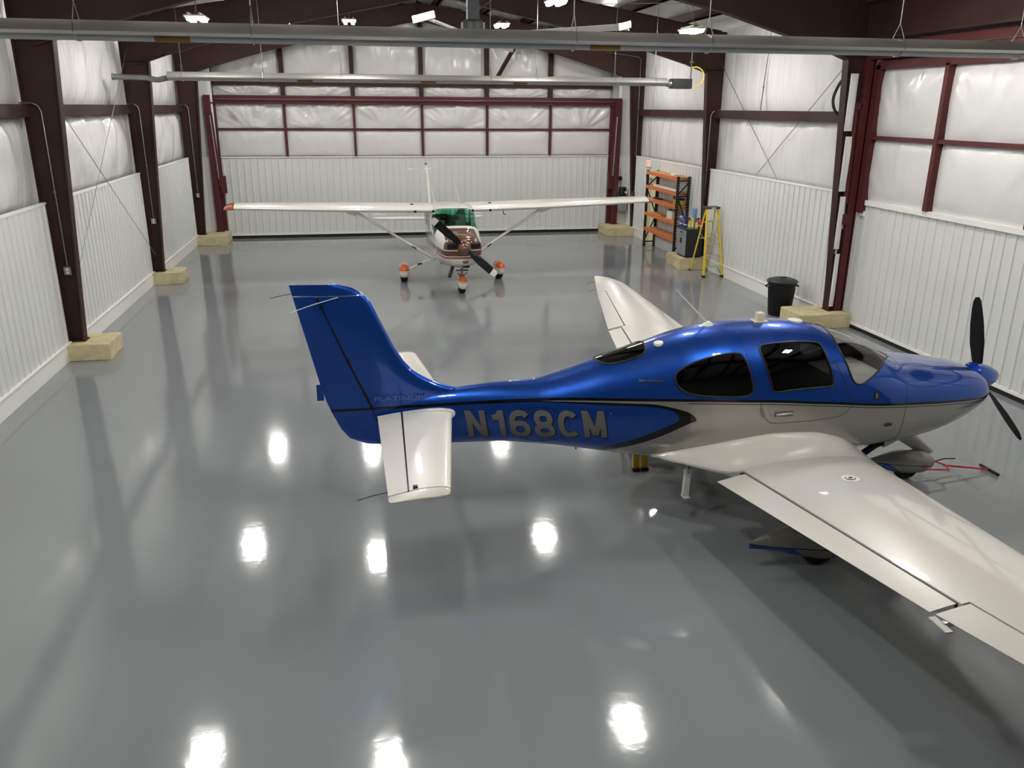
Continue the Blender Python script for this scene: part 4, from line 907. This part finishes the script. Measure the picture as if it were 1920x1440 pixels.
# wings
WLE = [(.3, 5.45), (1.0, 5.27), (3.9, 5.02), (5.6, 4.88), (6.15, 4.80), (6.35, 4.68), (6.47, 4.5), (6.52, 4.38)]
WTE = [(.3, 3.25), (1.0, 3.42), (3.9, 3.80), (5.6, 4.12), (6.3, 4.27), (6.52, 4.31)]
WZ = [(.3, .655), (1.0, .72), (3.9, .985), (5.6, 1.14), (6.2, 1.21), (6.52, 1.30)]
WT = [(.3, .25), (1.0, .225), (3.9, .165), (5.6, .115), (6.2, .085), (6.4, .05), (6.52, .012)]
for s in (-1, 1):
    def wsec(d, a=0., b=1., dz=0.): l, t = interp(WLE, d), interp(WTE, d); z = interp(WZ, d); return ((l, YC+s*d, z+.0), (t, YC+s*d, z+dz), interp(WT, d), .022*(l-t), a, b)
    mb = MB()
    foil(mb, [wsec(.3), wsec(.6), wsec(.85, 0, .93), wsec(1.04, 0, .84)], n=24); foil(mb, [wsec(d, 0, .825) for d in (1.04, 1.5, 2.2, 3.0, 3.87)], n=24)
    foil(mb, [wsec(d, 0, .775) for d in (3.87, 4.4, 5.0, 5.6, 5.75)], n=24); foil(mb, [wsec(d) for d in (5.75, 5.95, 6.15, 6.3, 6.4, 6.47, 6.52)], n=24)
    wg = mb.build('wing', 'paint_pearl', P1, smooth=40)
    mb = MB(); foil(mb, [wsec(d, .838, 1, -.01) for d in (1.12, 1.8, 2.6, 3.3, 3.84)], n=10); fl = mb.build('flap', 'paint_pearl', P1, smooth=40)
    def gs(d, a, b): q = wsec(d, a, b); return (q[0], q[1], q[2]*.6, q[3]*.97, a, b)
    mb = MB(); foil(mb, [gs(d, .815, .848) for d in (1.06, 1.8, 2.6, 3.3, 3.84)], n=6); mb.build('hinge_gap_shade', 'seal_black', fl)  # black core added in the flap slot to read as shade
    mb = MB(); foil(mb, [wsec(d, .79, 1) for d in (3.89, 4.4, 5.0, 5.6, 5.74)], n=10); ai = mb.build('aileron', 'paint_pearl', P1, smooth=40)
    mb = MB(); foil(mb, [gs(d, .765, .80) for d in (3.89, 4.4, 5.0, 5.6, 5.74)], n=6); mb.build('hinge_gap_shade', 'seal_black', ai)  # aileron slot gets a black filler in place of shade
    z = interp(WZ, 3.98); x = interp(WTE, 3.98)
    if s < 0: MB().box(x-.07, x-.015, YC+s*3.98-.09, YC+s*3.98+.09, z-.035, z-.02).box(x-.03, x+.06, YC+s*3.98-.015, YC+s*3.98+.015, z-.04, z-.005).build('trim_tab', 'paint_pearl', ai, bevel=.004)
    for d in (5.9, 6.3): x = interp(WTE, d); z = interp(WZ, d); MB().tube([(x+.02, YC+s*d, z), (x-.08, YC+s*d, z), (x-.16, YC+s*d, z-.03)], .003, 5).build('wick', 'wick', wg)
    def top(x, d):   # upper surface of the wing
        l, t = interp(WLE, d), interp(WTE, d); f = max(0, min(1, (l-x)/(l-t))); yt = 5*(.2969*math.sqrt(f)-.126*f-.3516*f*f+.2843*f**3-.1036*f**4); return interp(WZ, d)+.022*(l-t)*4*f*(1-f)+interp(WT, d)*yt
    for nm, m, r0, r1, dz in (('fuel_cap_ring', 'sign_white', 0, .085, .004), ('fuel_cap', 'decal_dark', 0, .05, .007), ('fuel_cap_center', 'sign_white', 0, .042, .009), ('fuel_cap_mark', 'decal_dark', 0, .02, .011)):
        mb = MB(); n = 28; cx, cd = 4.55, 1.66; mb.add([(cx+r1*math.cos(2*pi*i/n), YC+s*(cd+r1*math.sin(2*pi*i/n)), top(cx+r1*math.cos(2*pi*i/n), cd+r1*math.sin(2*pi*i/n))+dz) for i in range(n)], [tuple(range(n))]); mb.build(nm, m, wg)
    # wing root fairing: concave fillet between body side and wing, drawn out to a point behind
    rings = []
    FZ = [(2.98, .745), (3.12, .79), (3.577, .89), (3.974, .965), (4.3, 1.0), (4.7, .985), (5.05, .90), (5.3, .77), (5.5, .64)]
    FD = [(2.98, .30), (3.12, .52), (3.28, .68), (3.45, .85), (3.6, .97), (3.75, 1.05), (5.0, 1.07), (5.2, .98), (5.35, .8), (5.5, .5)]
    for i in range(45):
        x = lerp(3.0, 5.48, i/44); zf = herm([q[0] for q in FZ], [q[1] for q in FZ], x); zt, zb, w_, zc, nt_, nb_ = H1.sta(x); A = H1.side(x, zf, s, -.012); dout = herm([q[0] for q in FD], [q[1] for q in FD], x); wy = abs(A.y-YC)
        dout = max(dout, wy+.01); zo = top(x, max(dout, .85)) if 3.6 < x < 5.27 else interp([(2.98, .735), (3.42, .755), (3.6, top(3.6, .97)), (5.27, .72), (5.5, .62)], x)
        zo -= .004; r = []
        for k in range(13):
            t = k/12; c1 = Vector((x, YC+s*(wy+(dout-wy)*.30), zf-.015)); c2 = Vector((x, YC+s*(wy+(dout-wy)*.38), lerp(zo, zf, .06))); B = Vector((x, YC+s*dout, zo)); r.append(A*(1-t)**3+c1*3*t*(1-t)**2+c2*3*t*t*(1-t)+B*t**3)
        r.append(Vector((x, YC+s*dout, zo-.02))); r.append(Vector((x, YC+s*max(0.05, wy-.25), max(zb+.05, zo-.10)))); rings.append(r)
    MB().loft(rings).build('wing_fairing', 'paint_pearl', P1, smooth=55)
    # main gear
    yg = YC+s*1.64
    pant = Hull([(3.58, .31, .24, .012, .28, 2, 2), (3.8, .39, .20, .07, .3, 2, 2), (4.1, .455, .12, .115, .3, 2, 2.2), (4.4, .46, .06, .135, .28, 2, 2.4), (4.62, .4, .09, .115, .26, 2, 2.2), (4.72, .32, .18, .06, .25, 2, 2), (4.75, .27, .23, .015, .25, 2, 2)], lambda x, y, z, yg=yg: Vector((x, yg+y, z)))
    def pant_paint(name, x0):
        if name in MATS: return name
        m = mat(name, C(150, 147, 138), .3, metal=.6, coat=1., var=.02)
        regions(m, C(150, 147, 138), [(lambda x, y, z: (z+(x-x0)*.10).lt(.285)*(x-x0+z*1.2).lt(.72), BLUE), (lambda x, y, z: ((z+(x-x0)*.10)-.29).abs().lt(.006), BLACK)]); return name
    a_, _ = pant.build(40, 32, []); pt = a_.build('wheel_pant', pant_paint('pant_main', 3.58), P1, smooth=60)
    MB().lathe([(.05, -.06), (.16, -.06), (.185, -.03), (.185, .03), (.16, .06), (.05, .06)], (4.33, yg, .185), (0, 1, 0), 28).build('tire', 'rubber', P1, smooth=40)
    mb = MB(); foil(mb, [((4.52, yg-s*.02, .4), (4.34, yg-s*.02, .4), .04, 0), ((4.55, YC+s*.75, .66), (4.33, YC+s*.75, .66), .05, 0)], n=8); mb.build('gear_leg', 'paint_silver', P1, smooth=50)
    # boarding step
    st = MB().tube([(3.4, YC+s*.45, .72), (3.37, YC+s*.55, .56)], .022, 10).build('step_post', 'galv', P1, smooth=50)
    MB().bar((3.37, YC+s*.53, .60), (3.34, YC+s*.58, .30), .05, .07, (1, 0, 0)).box(3.31, 3.38, YC+s*.58-.05, YC+s*.58+.05, .29, .31).build('boarding_step', 'white_plastic', st, bevel=.006)
# nose gear
pant = Hull([(5.88, .28, .24, .012, .26, 2, 2), (6.1, .34, .16, .07, .26, 2, 2), (6.4, .39, .08, .12, .25, 2, 2.2), (6.62, .37, .07, .125, .24, 2, 2.2), (6.76, .3, .11, .09, .22, 2, 2), (6.82, .23, .18, .02, .2, 2, 2)], place_c)
m = mat('pant_nose', C(150, 147, 138), .3, metal=.6, coat=1., var=.02)
regions(m, C(150, 147, 138), [(lambda x, y, z: (z+(x-5.88)*.10).lt(.268)*(x-5.88+z*1.6).lt(.66), BLUE), (lambda x, y, z: ((z+(x-5.88)*.10)-.272).abs().lt(.005), BLACK)])
a_, _ = pant.build(40, 32, []); a_.build('wheel_pant', 'pant_nose', P1, smooth=60)
MB().lathe([(.05, -.05), (.15, -.05), (.17, -.02), (.17, .02), (.15, .05), (.05, .05)], (6.45, YC, .17), (0, 1, 0), 28).build('tire', 'rubber', P1, smooth=40)
mb = MB(); foil(mb, [((6.3, YC, .76), (6.0, YC, .70), .09, 0), ((6.55, YC, .55), (6.33, YC, .49), .07, 0), ((6.8, YC, .34), (6.64, YC, .30), .05, 0)], n=8, up=(0, 1, 0)); mb.build('nose_strut', 'paint_silver', P1, smooth=50)
MB().tube([(6.05, YC-.24, .70), (5.86, YC-.26, .63)], .07, 14).build('exhaust_shroud', 'paint_silver', P1, smooth=50)
MB().tube([(5.9, YC-.26, .64), (5.78, YC-.27, .6), (5.62, YC-.27, .49)], .04, 12).build('exhaust_pipe', 'black', P1, smooth=50)
MB().prism([(5.29, .73), (5.49, .73), (5.46, .665), (5.32, .66)], YC-.50, YC-.47, lambda a, b, t: (a, t, b)).build('belly_antenna', 'white_plastic', P1)
# antennas on the roof
ab = MB().lathe([(.07, 0), (.06, .02), (.02, .05)], (3.7, YC, 2.05), (-.1, 0, 1), 16).build('whip_antenna_base', 'white_plastic', P1, smooth=50); MB().tube([(3.69, YC, 2.08), (3.31, YC, 2.46)], [.012, .006], 6).build('whip_antenna', 'white_plastic', ab)
bx = MB().box(4.2, 4.36, YC-.1, YC+.02, 2.085, 2.1).build('antenna_plate', 'cream', P1, bevel=.004); MB().box(4.24, 4.32, YC-.09, YC+.0, 2.1, 2.19).build('antenna_block', 'cream', bx, bevel=.008)
MB().lathe([(.085, 0), (.08, .02), (.0, .032)], (4.74, YC+.02, 2.055), (.05, 0, 1), 20).build('roof_antenna', 'white_plastic', P1, smooth=50)
MB().lathe([(.055, 0), (.05, .025), (.0, .035)], (3.1, YC-.12, 1.9), (-.15, -.1, 1), 20).build('roof_antenna', 'white_plastic', P1, smooth=50)
MB().tube([(2.25, YC-.02, .78), (2.25, YC-.02, .70)], .008, 6).build('tail_tie_ring', 'dark_grey', P1)

# tow bar hooked on the nose wheel
t = thing('tow_bar', 'red tow bar with black grip hooked to the nose wheel of the blue plane', 'tow bar', (7.2, YC, 0))
for s in (-1, 1): MB().tube([(6.6, YC+s*.145, .17), (6.95, YC+s*.13, .13), (7.0, YC+s*.02, .13)], .011, 8).build('fork', 'red', t, smooth=50)
MB().tube([(6.98, YC, .13), (7.62, YC-.02, .035)], .013, 8).build('shaft', 'red', t, smooth=50)
MB().tube([(7.62, YC+.13, .03), (7.62, YC-.18, .03)], .02, 10).build('grip', 'black', t, smooth=50)
MB().tube([(6.85, YC+.1, .13), (7.1, YC+.16, .14), (7.28, YC+.18, .12)], .008, 6).build('lock_lever', 'black', t)

# ------------------------------------------------------------------ white and brown high-wing plane
XN, YN = 2.36, 18.75
P2 = thing('airplane', 'white high-wing propeller plane with brown cowling and orange wingtips', 'airplane', (XN, 20.6, 0))
lc = lambda s, y, z: Vector((XN+y, YN+s, z))
S2 = [(.27, 1.33, .97, .24, 1.15, 2.2, 2.2), (.33, 1.39, .80, .40, 1.13, 2.4, 2.4), (.5, 1.43, .69, .47, 1.1, 2.6, 2.6), (.85, 1.47, .61, .52, 1.08, 3, 2.8), (1.3, 1.52, .57, .555, 1.06, 4.2, 3), (1.65, 1.72, .56, .565, 1.06, 5.5, 3),
      (1.97, 1.89, .55, .57, 1.06, 6.5, 3), (2.6, 1.92, .55, .57, 1.06, 6.5, 3), (3.5, 1.89, .56, .55, 1.06, 5, 3), (3.8, 1.84, .58, .52, 1.06, 3.4, 3), (4.4, 1.45, .63, .43, 1.05, 2.6, 2.6), (5.2, 1.30, .71, .32, 1.04, 2.4, 2.4), (6.5, 1.18, .85, .17, 1.02, 2.2, 2.2), (7.95, 1.08, .95, .03, 1.01, 2, 2)]
H2 = Hull(S2, lc)
m = mat('cessna_paint', C(240, 236, 226), .25, coat=1., var=.015)
BR, OR, WH, DB = C(96, 48, 19), C(176, 84, 44), C(240, 236, 226), C(62, 33, 26)
regions(m, WH, [
    (lambda x, y, z: z.gt(.905)*z.lt(.955), OR), (lambda x, y, z: z.gt(.975)*z.lt(1.10), DB),
    (lambda x, y, z: (y-(YN+.46)).lt(0)*z.gt(1.12), BR), (lambda x, y, z: (y-(YN+1.2)).lt(0)*((x-XN).abs()-.40).lt(0)*z.gt(1.25), BR), (lambda x, y, z: (y-(YN+.46)).lt(0)*z.gt(.975)*z.lt(1.10), BR)])
hp = [(1.34, pi/2-.02), (1.33, 1.0), (1.32, .62), (1.33, .36), (1.40, .17), (1.75, .14), (1.975, .15), (1.99, .3), (1.99, .95), (1.99, pi/2-.02)]
w_ws = smooth_poly(hp+[(x, pi-t) for x, t in reversed(hp)], 1)
def side_win(s0, s1, z0, z1, sl=.05): return smooth_poly([(s0, H2.th(s0, z0)), (s0+sl, H2.th(s0+sl, z1)), (s1, H2.th(s1, z1)), (s1, H2.th(s1, z0))][::1], 2)
sw = [side_win(2.0, 2.75, 1.32, 1.78, .1), side_win(2.85, 3.5, 1.35, 1.76, .0)]
hr = [(3.78, pi/2-.02), (3.76, 1.0), (3.8, .75), (4.0, .7), (4.22, .78), (4.32, 1.1), (4.33, pi/2-.02)]
w_rw = smooth_poly(hr+[(x, pi-t) for x, t in reversed(hr)], 1)
wins2 = [w_ws]+sw+[mirror(q) for q in sw]+[w_rw]
body, panes = H2.build(230, 100, wins2)
f2 = body.build('fuselage', 'cessna_paint', P2, smooth=60)
for mb, nm, poly in zip(panes, ['windshield', 'door_window', 'side_window', 'door_window', 'side_window', 'rear_window'], wins2):
    g = mb.build(nm, 'glass_green', P2, smooth=180); H2.line(poly, .012, 0, True).build('seal', 'paint_white', g, smooth=180)
for a in (2.35, 3.2):
    for b in (-.26, .26): seat(XN+b, YN+a, .72, 'fabric_pale', P2, (0, -1))
MB().prism([(1.36, 1.5), (1.75, 1.48), (1.72, 1.2), (1.36, 1.1)], XN-.46, XN+.46, lambda a, b, t: (t, YN+a, b)).build('instrument_panel', 'fabric', P2)
MB().prism([(1.4, .7), (3.9, .7), (3.9, .6), (1.4, .6)], XN-.4, XN+.4, lambda a, b, t: (t, YN+a, b)).build('cabin_floor', 'fabric', P2)
for s in (-1, 1):
    MB().box(XN+s*.17-.14, XN+s*.17+.14, YN+2.02, YN+2.04, 1.74, 1.84).build('sun_visor', 'glass_green', P2)
    # air inlets, wing, strut, gear
    MB().box(XN+s*.27-.13, XN+s*.27+.13, YN+.26, YN+.5, 1.14, 1.30).build('air_inlet', 'seal_black', P2, bevel=.04)
    def ws2(d, le, te, z, t): return ((XN+s*d, YN+le, z), (XN+s*d, YN+te, z-.03), t, .03)
    mb = MB(); foil(mb, [ws2(.5, 1.95, 3.6, 1.848, .2), ws2(.6, 1.95, 3.6, 1.85, .2), ws2(2.6, 1.95, 3.6, 1.895, .2), ws2(4.2, 2.05, 3.4, 1.935, .17), ws2(5.27, 2.12, 3.27, 1.965, .145)], n=16); wg = mb.build('wing', 'paint_white', P2, smooth=50)
    mb = MB(); foil(mb, [ws2(5.28, 2.12, 3.27, 1.965, .146), ws2(5.38, 2.15, 3.27, 1.955, .14), ws2(5.47, 2.25, 3.27, 1.935, .11), ws2(5.54, 2.45, 3.27, 1.91, .05)], n=16); mb.build('wingtip', 'paint_orange', P2, smooth=50)
    mb = MB(); foil(mb, [((XN+s*.5, YN+2.25, .60), (XN+s*.5, YN+2.4, .60), .075, 0), ((XN+s*2.45, YN+2.33, 1.84), (XN+s*2.45, YN+2.48, 1.84), .075, 0)], n=8); sb = mb.build('wing_strut', 'paint_white', P2, smooth=50)
    MB().bar((XN+s*2.35, YN+2.4, 1.76), (XN+s*2.6, YN+2.4, 1.85), .17, .05, (0, 1, 0)).build('strut_cuff', 'paint_white', sb, bevel=.01); MB().bar((XN+s*.92, YN+2.24, .86), (XN+s*1.03, YN+2.24, .93), .02, .03).build('step_pad', 'black', sb)
    MB().loft([[(XN+s*x, YN+2.38-w_, z), (XN+s*x, YN+2.38+w_, z), (XN+s*x, YN+2.38+w_, z+h), (XN+s*x, YN+2.38-w_, z+h)] for x, z, w_, h in ((.35, .57, .08, .05), (.7, .48, .06, .035), (1.0, .36, .045, .03), (1.2, .24, .04, .03))]).build('gear_leg', 'paint_white', P2, smooth=50)
    MB().bar((XN+s*.78, YN+2.3, .47), (XN+s*.9, YN+2.3, .45), .06, .03).build('gear_step', 'black', P2)
    for nm, dd_, yy in (('fuel_cap', 1.0, 2.3),): MB().lathe([(.05, 0), (.04, .03)], (XN+s*dd_, YN+yy, 1.955), (0, 0, 1), 12).build(nm, 'black', wg)
    for d in (.5, .95): MB().lathe([(.035, 0), (.03, .012)], (XN+s*d, YN+1.955, 1.83), (0, -1, .1), 12).build('cabin_vent', 'black', wg)
    yg = XN+s*1.25
    p_ = Hull([(1.98, .34, .24, .03, .29, 2, 2), (2.03, .42, .17, .085, .3, 2, 2), (2.15, .475, .14, .13, .29, 2.4, 3), (2.4, .49, .13, .135, .28, 2.4, 3), (2.7, .42, .16, .10, .28, 2, 2), (3.0, .30, .24, .015, .27, 2, 2)], lambda a, y, z, yg=yg: Vector((yg+y, YN+a, z)))
    if 'cessna_pant' not in MATS:
        m = mat('cessna_pant', C(240, 236, 226), .25, coat=1., var=.015)
        regions(m, WH, [(lambda x, y, z: z.gt(.325), C(205, 92, 26)), (lambda x, y, z: z.gt(.295)*z.lt(.308), C(205, 92, 26))])
    a_, _ = p_.build(36, 32, []); a_.build('wheel_pant', 'cessna_pant', P2, smooth=60)
    MB().lathe([(.04, -.085), (.18, -.085), (.2, -.06), (.2, .06), (.18, .085), (.04, .085)], (yg, YN+2.38, .2), (1, 0, 0), 28).build('tire', 'rubber', P2, smooth=40)
    # tailplane
    mb = MB(); foil(mb, [((XN+s*.0, YN+6.95, 1.0), (XN, YN+7.9, .99), .09, 0), ((XN+s*1.65, YN+7.2, 1.0), (XN+s*1.65, YN+7.85, .99), .07, 0), ((XN+s*1.73, YN+7.35, 1.0), (XN+s*1.73, YN+7.85, .99), .03, 0)], n=10); tp = mb.build('tailplane', 'paint_white', P2, smooth=50)
    MB().box(XN+s*1.52-.2, XN+s*1.52+.2, YN+7.75, YN+7.9, 1.05, 1.07).build('balance_horn', 'paint_white', tp)
    MB().tube([(XN+s*.33, YN+3.0, 1.93), (XN+s*.33-.03, YN+3.2, 2.16), (XN+s*.33-.08, YN+3.4, 2.42)], [.014, .01, .006], 6).build('whip_antenna', 'white_plastic', P2)
mb = MB(); foil(mb, [((XN, YN+5.6, 1.22), (XN, YN+7.9, 1.22), .03, 0), ((XN, YN+6.4, 1.36), (XN, YN+7.95, 1.36), .09, 0), ((XN, YN+6.85, 1.5), (XN, YN+8.0, 1.5), .1, 0), ((XN, YN+7.45, 2.5), (XN, YN+8.22, 2.5), .07, 0), ((XN, YN+7.6, 2.58), (XN, YN+8.24, 2.58), .04, 0)], n=10, up=(1, 0, 0)); fn = mb.build('tail_fin', 'paint_white', P2, smooth=50)
MB().lathe([(.03, 0), (.035, .03), (.0, .06)], (XN, YN+7.8, 2.58), (0, 0, 1), 12).build('beacon', 'dark_grey', fn)
MB().tube([(XN-.55, YN+7.9, 2.44), (XN, YN+7.75, 2.47), (XN+.55, YN+7.9, 2.44)], .005, 5).build('vee_antenna', 'galv', fn)
# spinner, propeller, nose details
SP2 = Vector((XN+.0, YN+.27, 1.19))
MB().lathe([(.17, -.01), (.17, .05), (.155, .12), (.12, .2), (.06, .265), (.0, .28)], SP2, (0, -1, 0), 28).build('spinner', 'paint_brown', P2, smooth=60)
for sg in (-1, 1):
    d = Vector((.745*sg, 0, -.667*sg)); q = Vector((.667, 0, .745)); o = SP2+V(0, -.08, 0)
    def bsec(r, c, tw, th): w_ = math.radians(tw); e = q*math.cos(w_)*sg+V(0, 1, 0)*math.sin(w_); return (o+d*r+e*c*.5, o+d*r-e*c*.5, th, .004)
    mb = MB(); foil(mb, [bsec(.1, .12, 50, .06), bsec(.25, .175, 38, .04), bsec(.5, .21, 26, .025), bsec(.8, .19, 18, .016), bsec(.86, .18, 17, .014)], n=8, up=(0, -1, 0)); b = mb.build('propeller_blade', 'black_gloss', P2, smooth=60)
    mb = MB(); foil(mb, [bsec(.861, .18, 17, .014), bsec(.97, .16, 16, .012), bsec(1.01, .10, 16, .006)], n=8, up=(0, -1, 0)); mb.build('blade_tip', 'paint_white', b, smooth=60)
MB().lathe([(.085, 0), (.085, .03), (.06, .035)], (XN+.04, YN+.34, .87), (0, -1, -.25), 24).build('landing_light', 'galv', P2, smooth=40); MB().lathe([(.07, .0), (.05, .008)], (XN+.04, YN+.305, .862), (0, -1, -.25), 24).build('light_lens', 'glass_clear', P2)
MB().box(XN+.0, XN+.16, YN+.44, YN+.62, .66, .75).build('air_scoop', 'seal_black', P2, bevel=.02)
MB().tube([(XN-.2, YN+.75, .68), (XN-.24, YN+.65, .6), (XN-.32, YN+.55, .44)], .045, 12).build('exhaust_pipe', C and 'plug_dark', P2, smooth=50)
ns = MB().tube([(XN+.01, YN+.66, .62), (XN+.01, YN+.72, .3)], .03, 10).build('nose_strut', 'galv', P2, smooth=50)
MB().bar((XN-.14, YN+.66, .57), (XN+.16, YN+.66, .57), .03, .03).bar((XN-.1, YN+.62, .52), (XN-.02, YN+.68, .44), .02, .02).bar((XN+.12, YN+.62, .52), (XN+.04, YN+.68, .44), .02, .02).build('steering_link', 'dark_grey', ns)
p_ = Hull([(.38, .34, .22, .03, .28, 2, 2), (.43, .41, .15, .08, .28, 2, 2), (.55, .45, .13, .118, .28, 2.4, 3), (.8, .45, .12, .12, .27, 2.4, 3), (1.05, .38, .14, .085, .26, 2, 2), (1.3, .27, .22, .015, .25, 2, 2)], lambda a, y, z: Vector((XN+.01+y, YN+a, z)))
a_, _ = p_.build(36, 32, []); a_.build('wheel_pant', 'cessna_pant', P2, smooth=60)
MB().lathe([(.04, -.075), (.16, -.075), (.18, -.05), (.18, .05), (.16, .075), (.04, .075)], (XN+.01, YN+.75, .18), (1, 0, 0), 28).build('tire', 'rubber', P2, smooth=40)
MB().tube([(XN+1.35, YN+2.3, 1.80), (XN+1.35, YN+2.25, 1.70), (XN+1.38, YN+2.12, 1.69)], .012, 6).build('pitot_tube', 'dark_grey', P2)
P2.rotation_euler = (0, 0, math.radians(1.7))
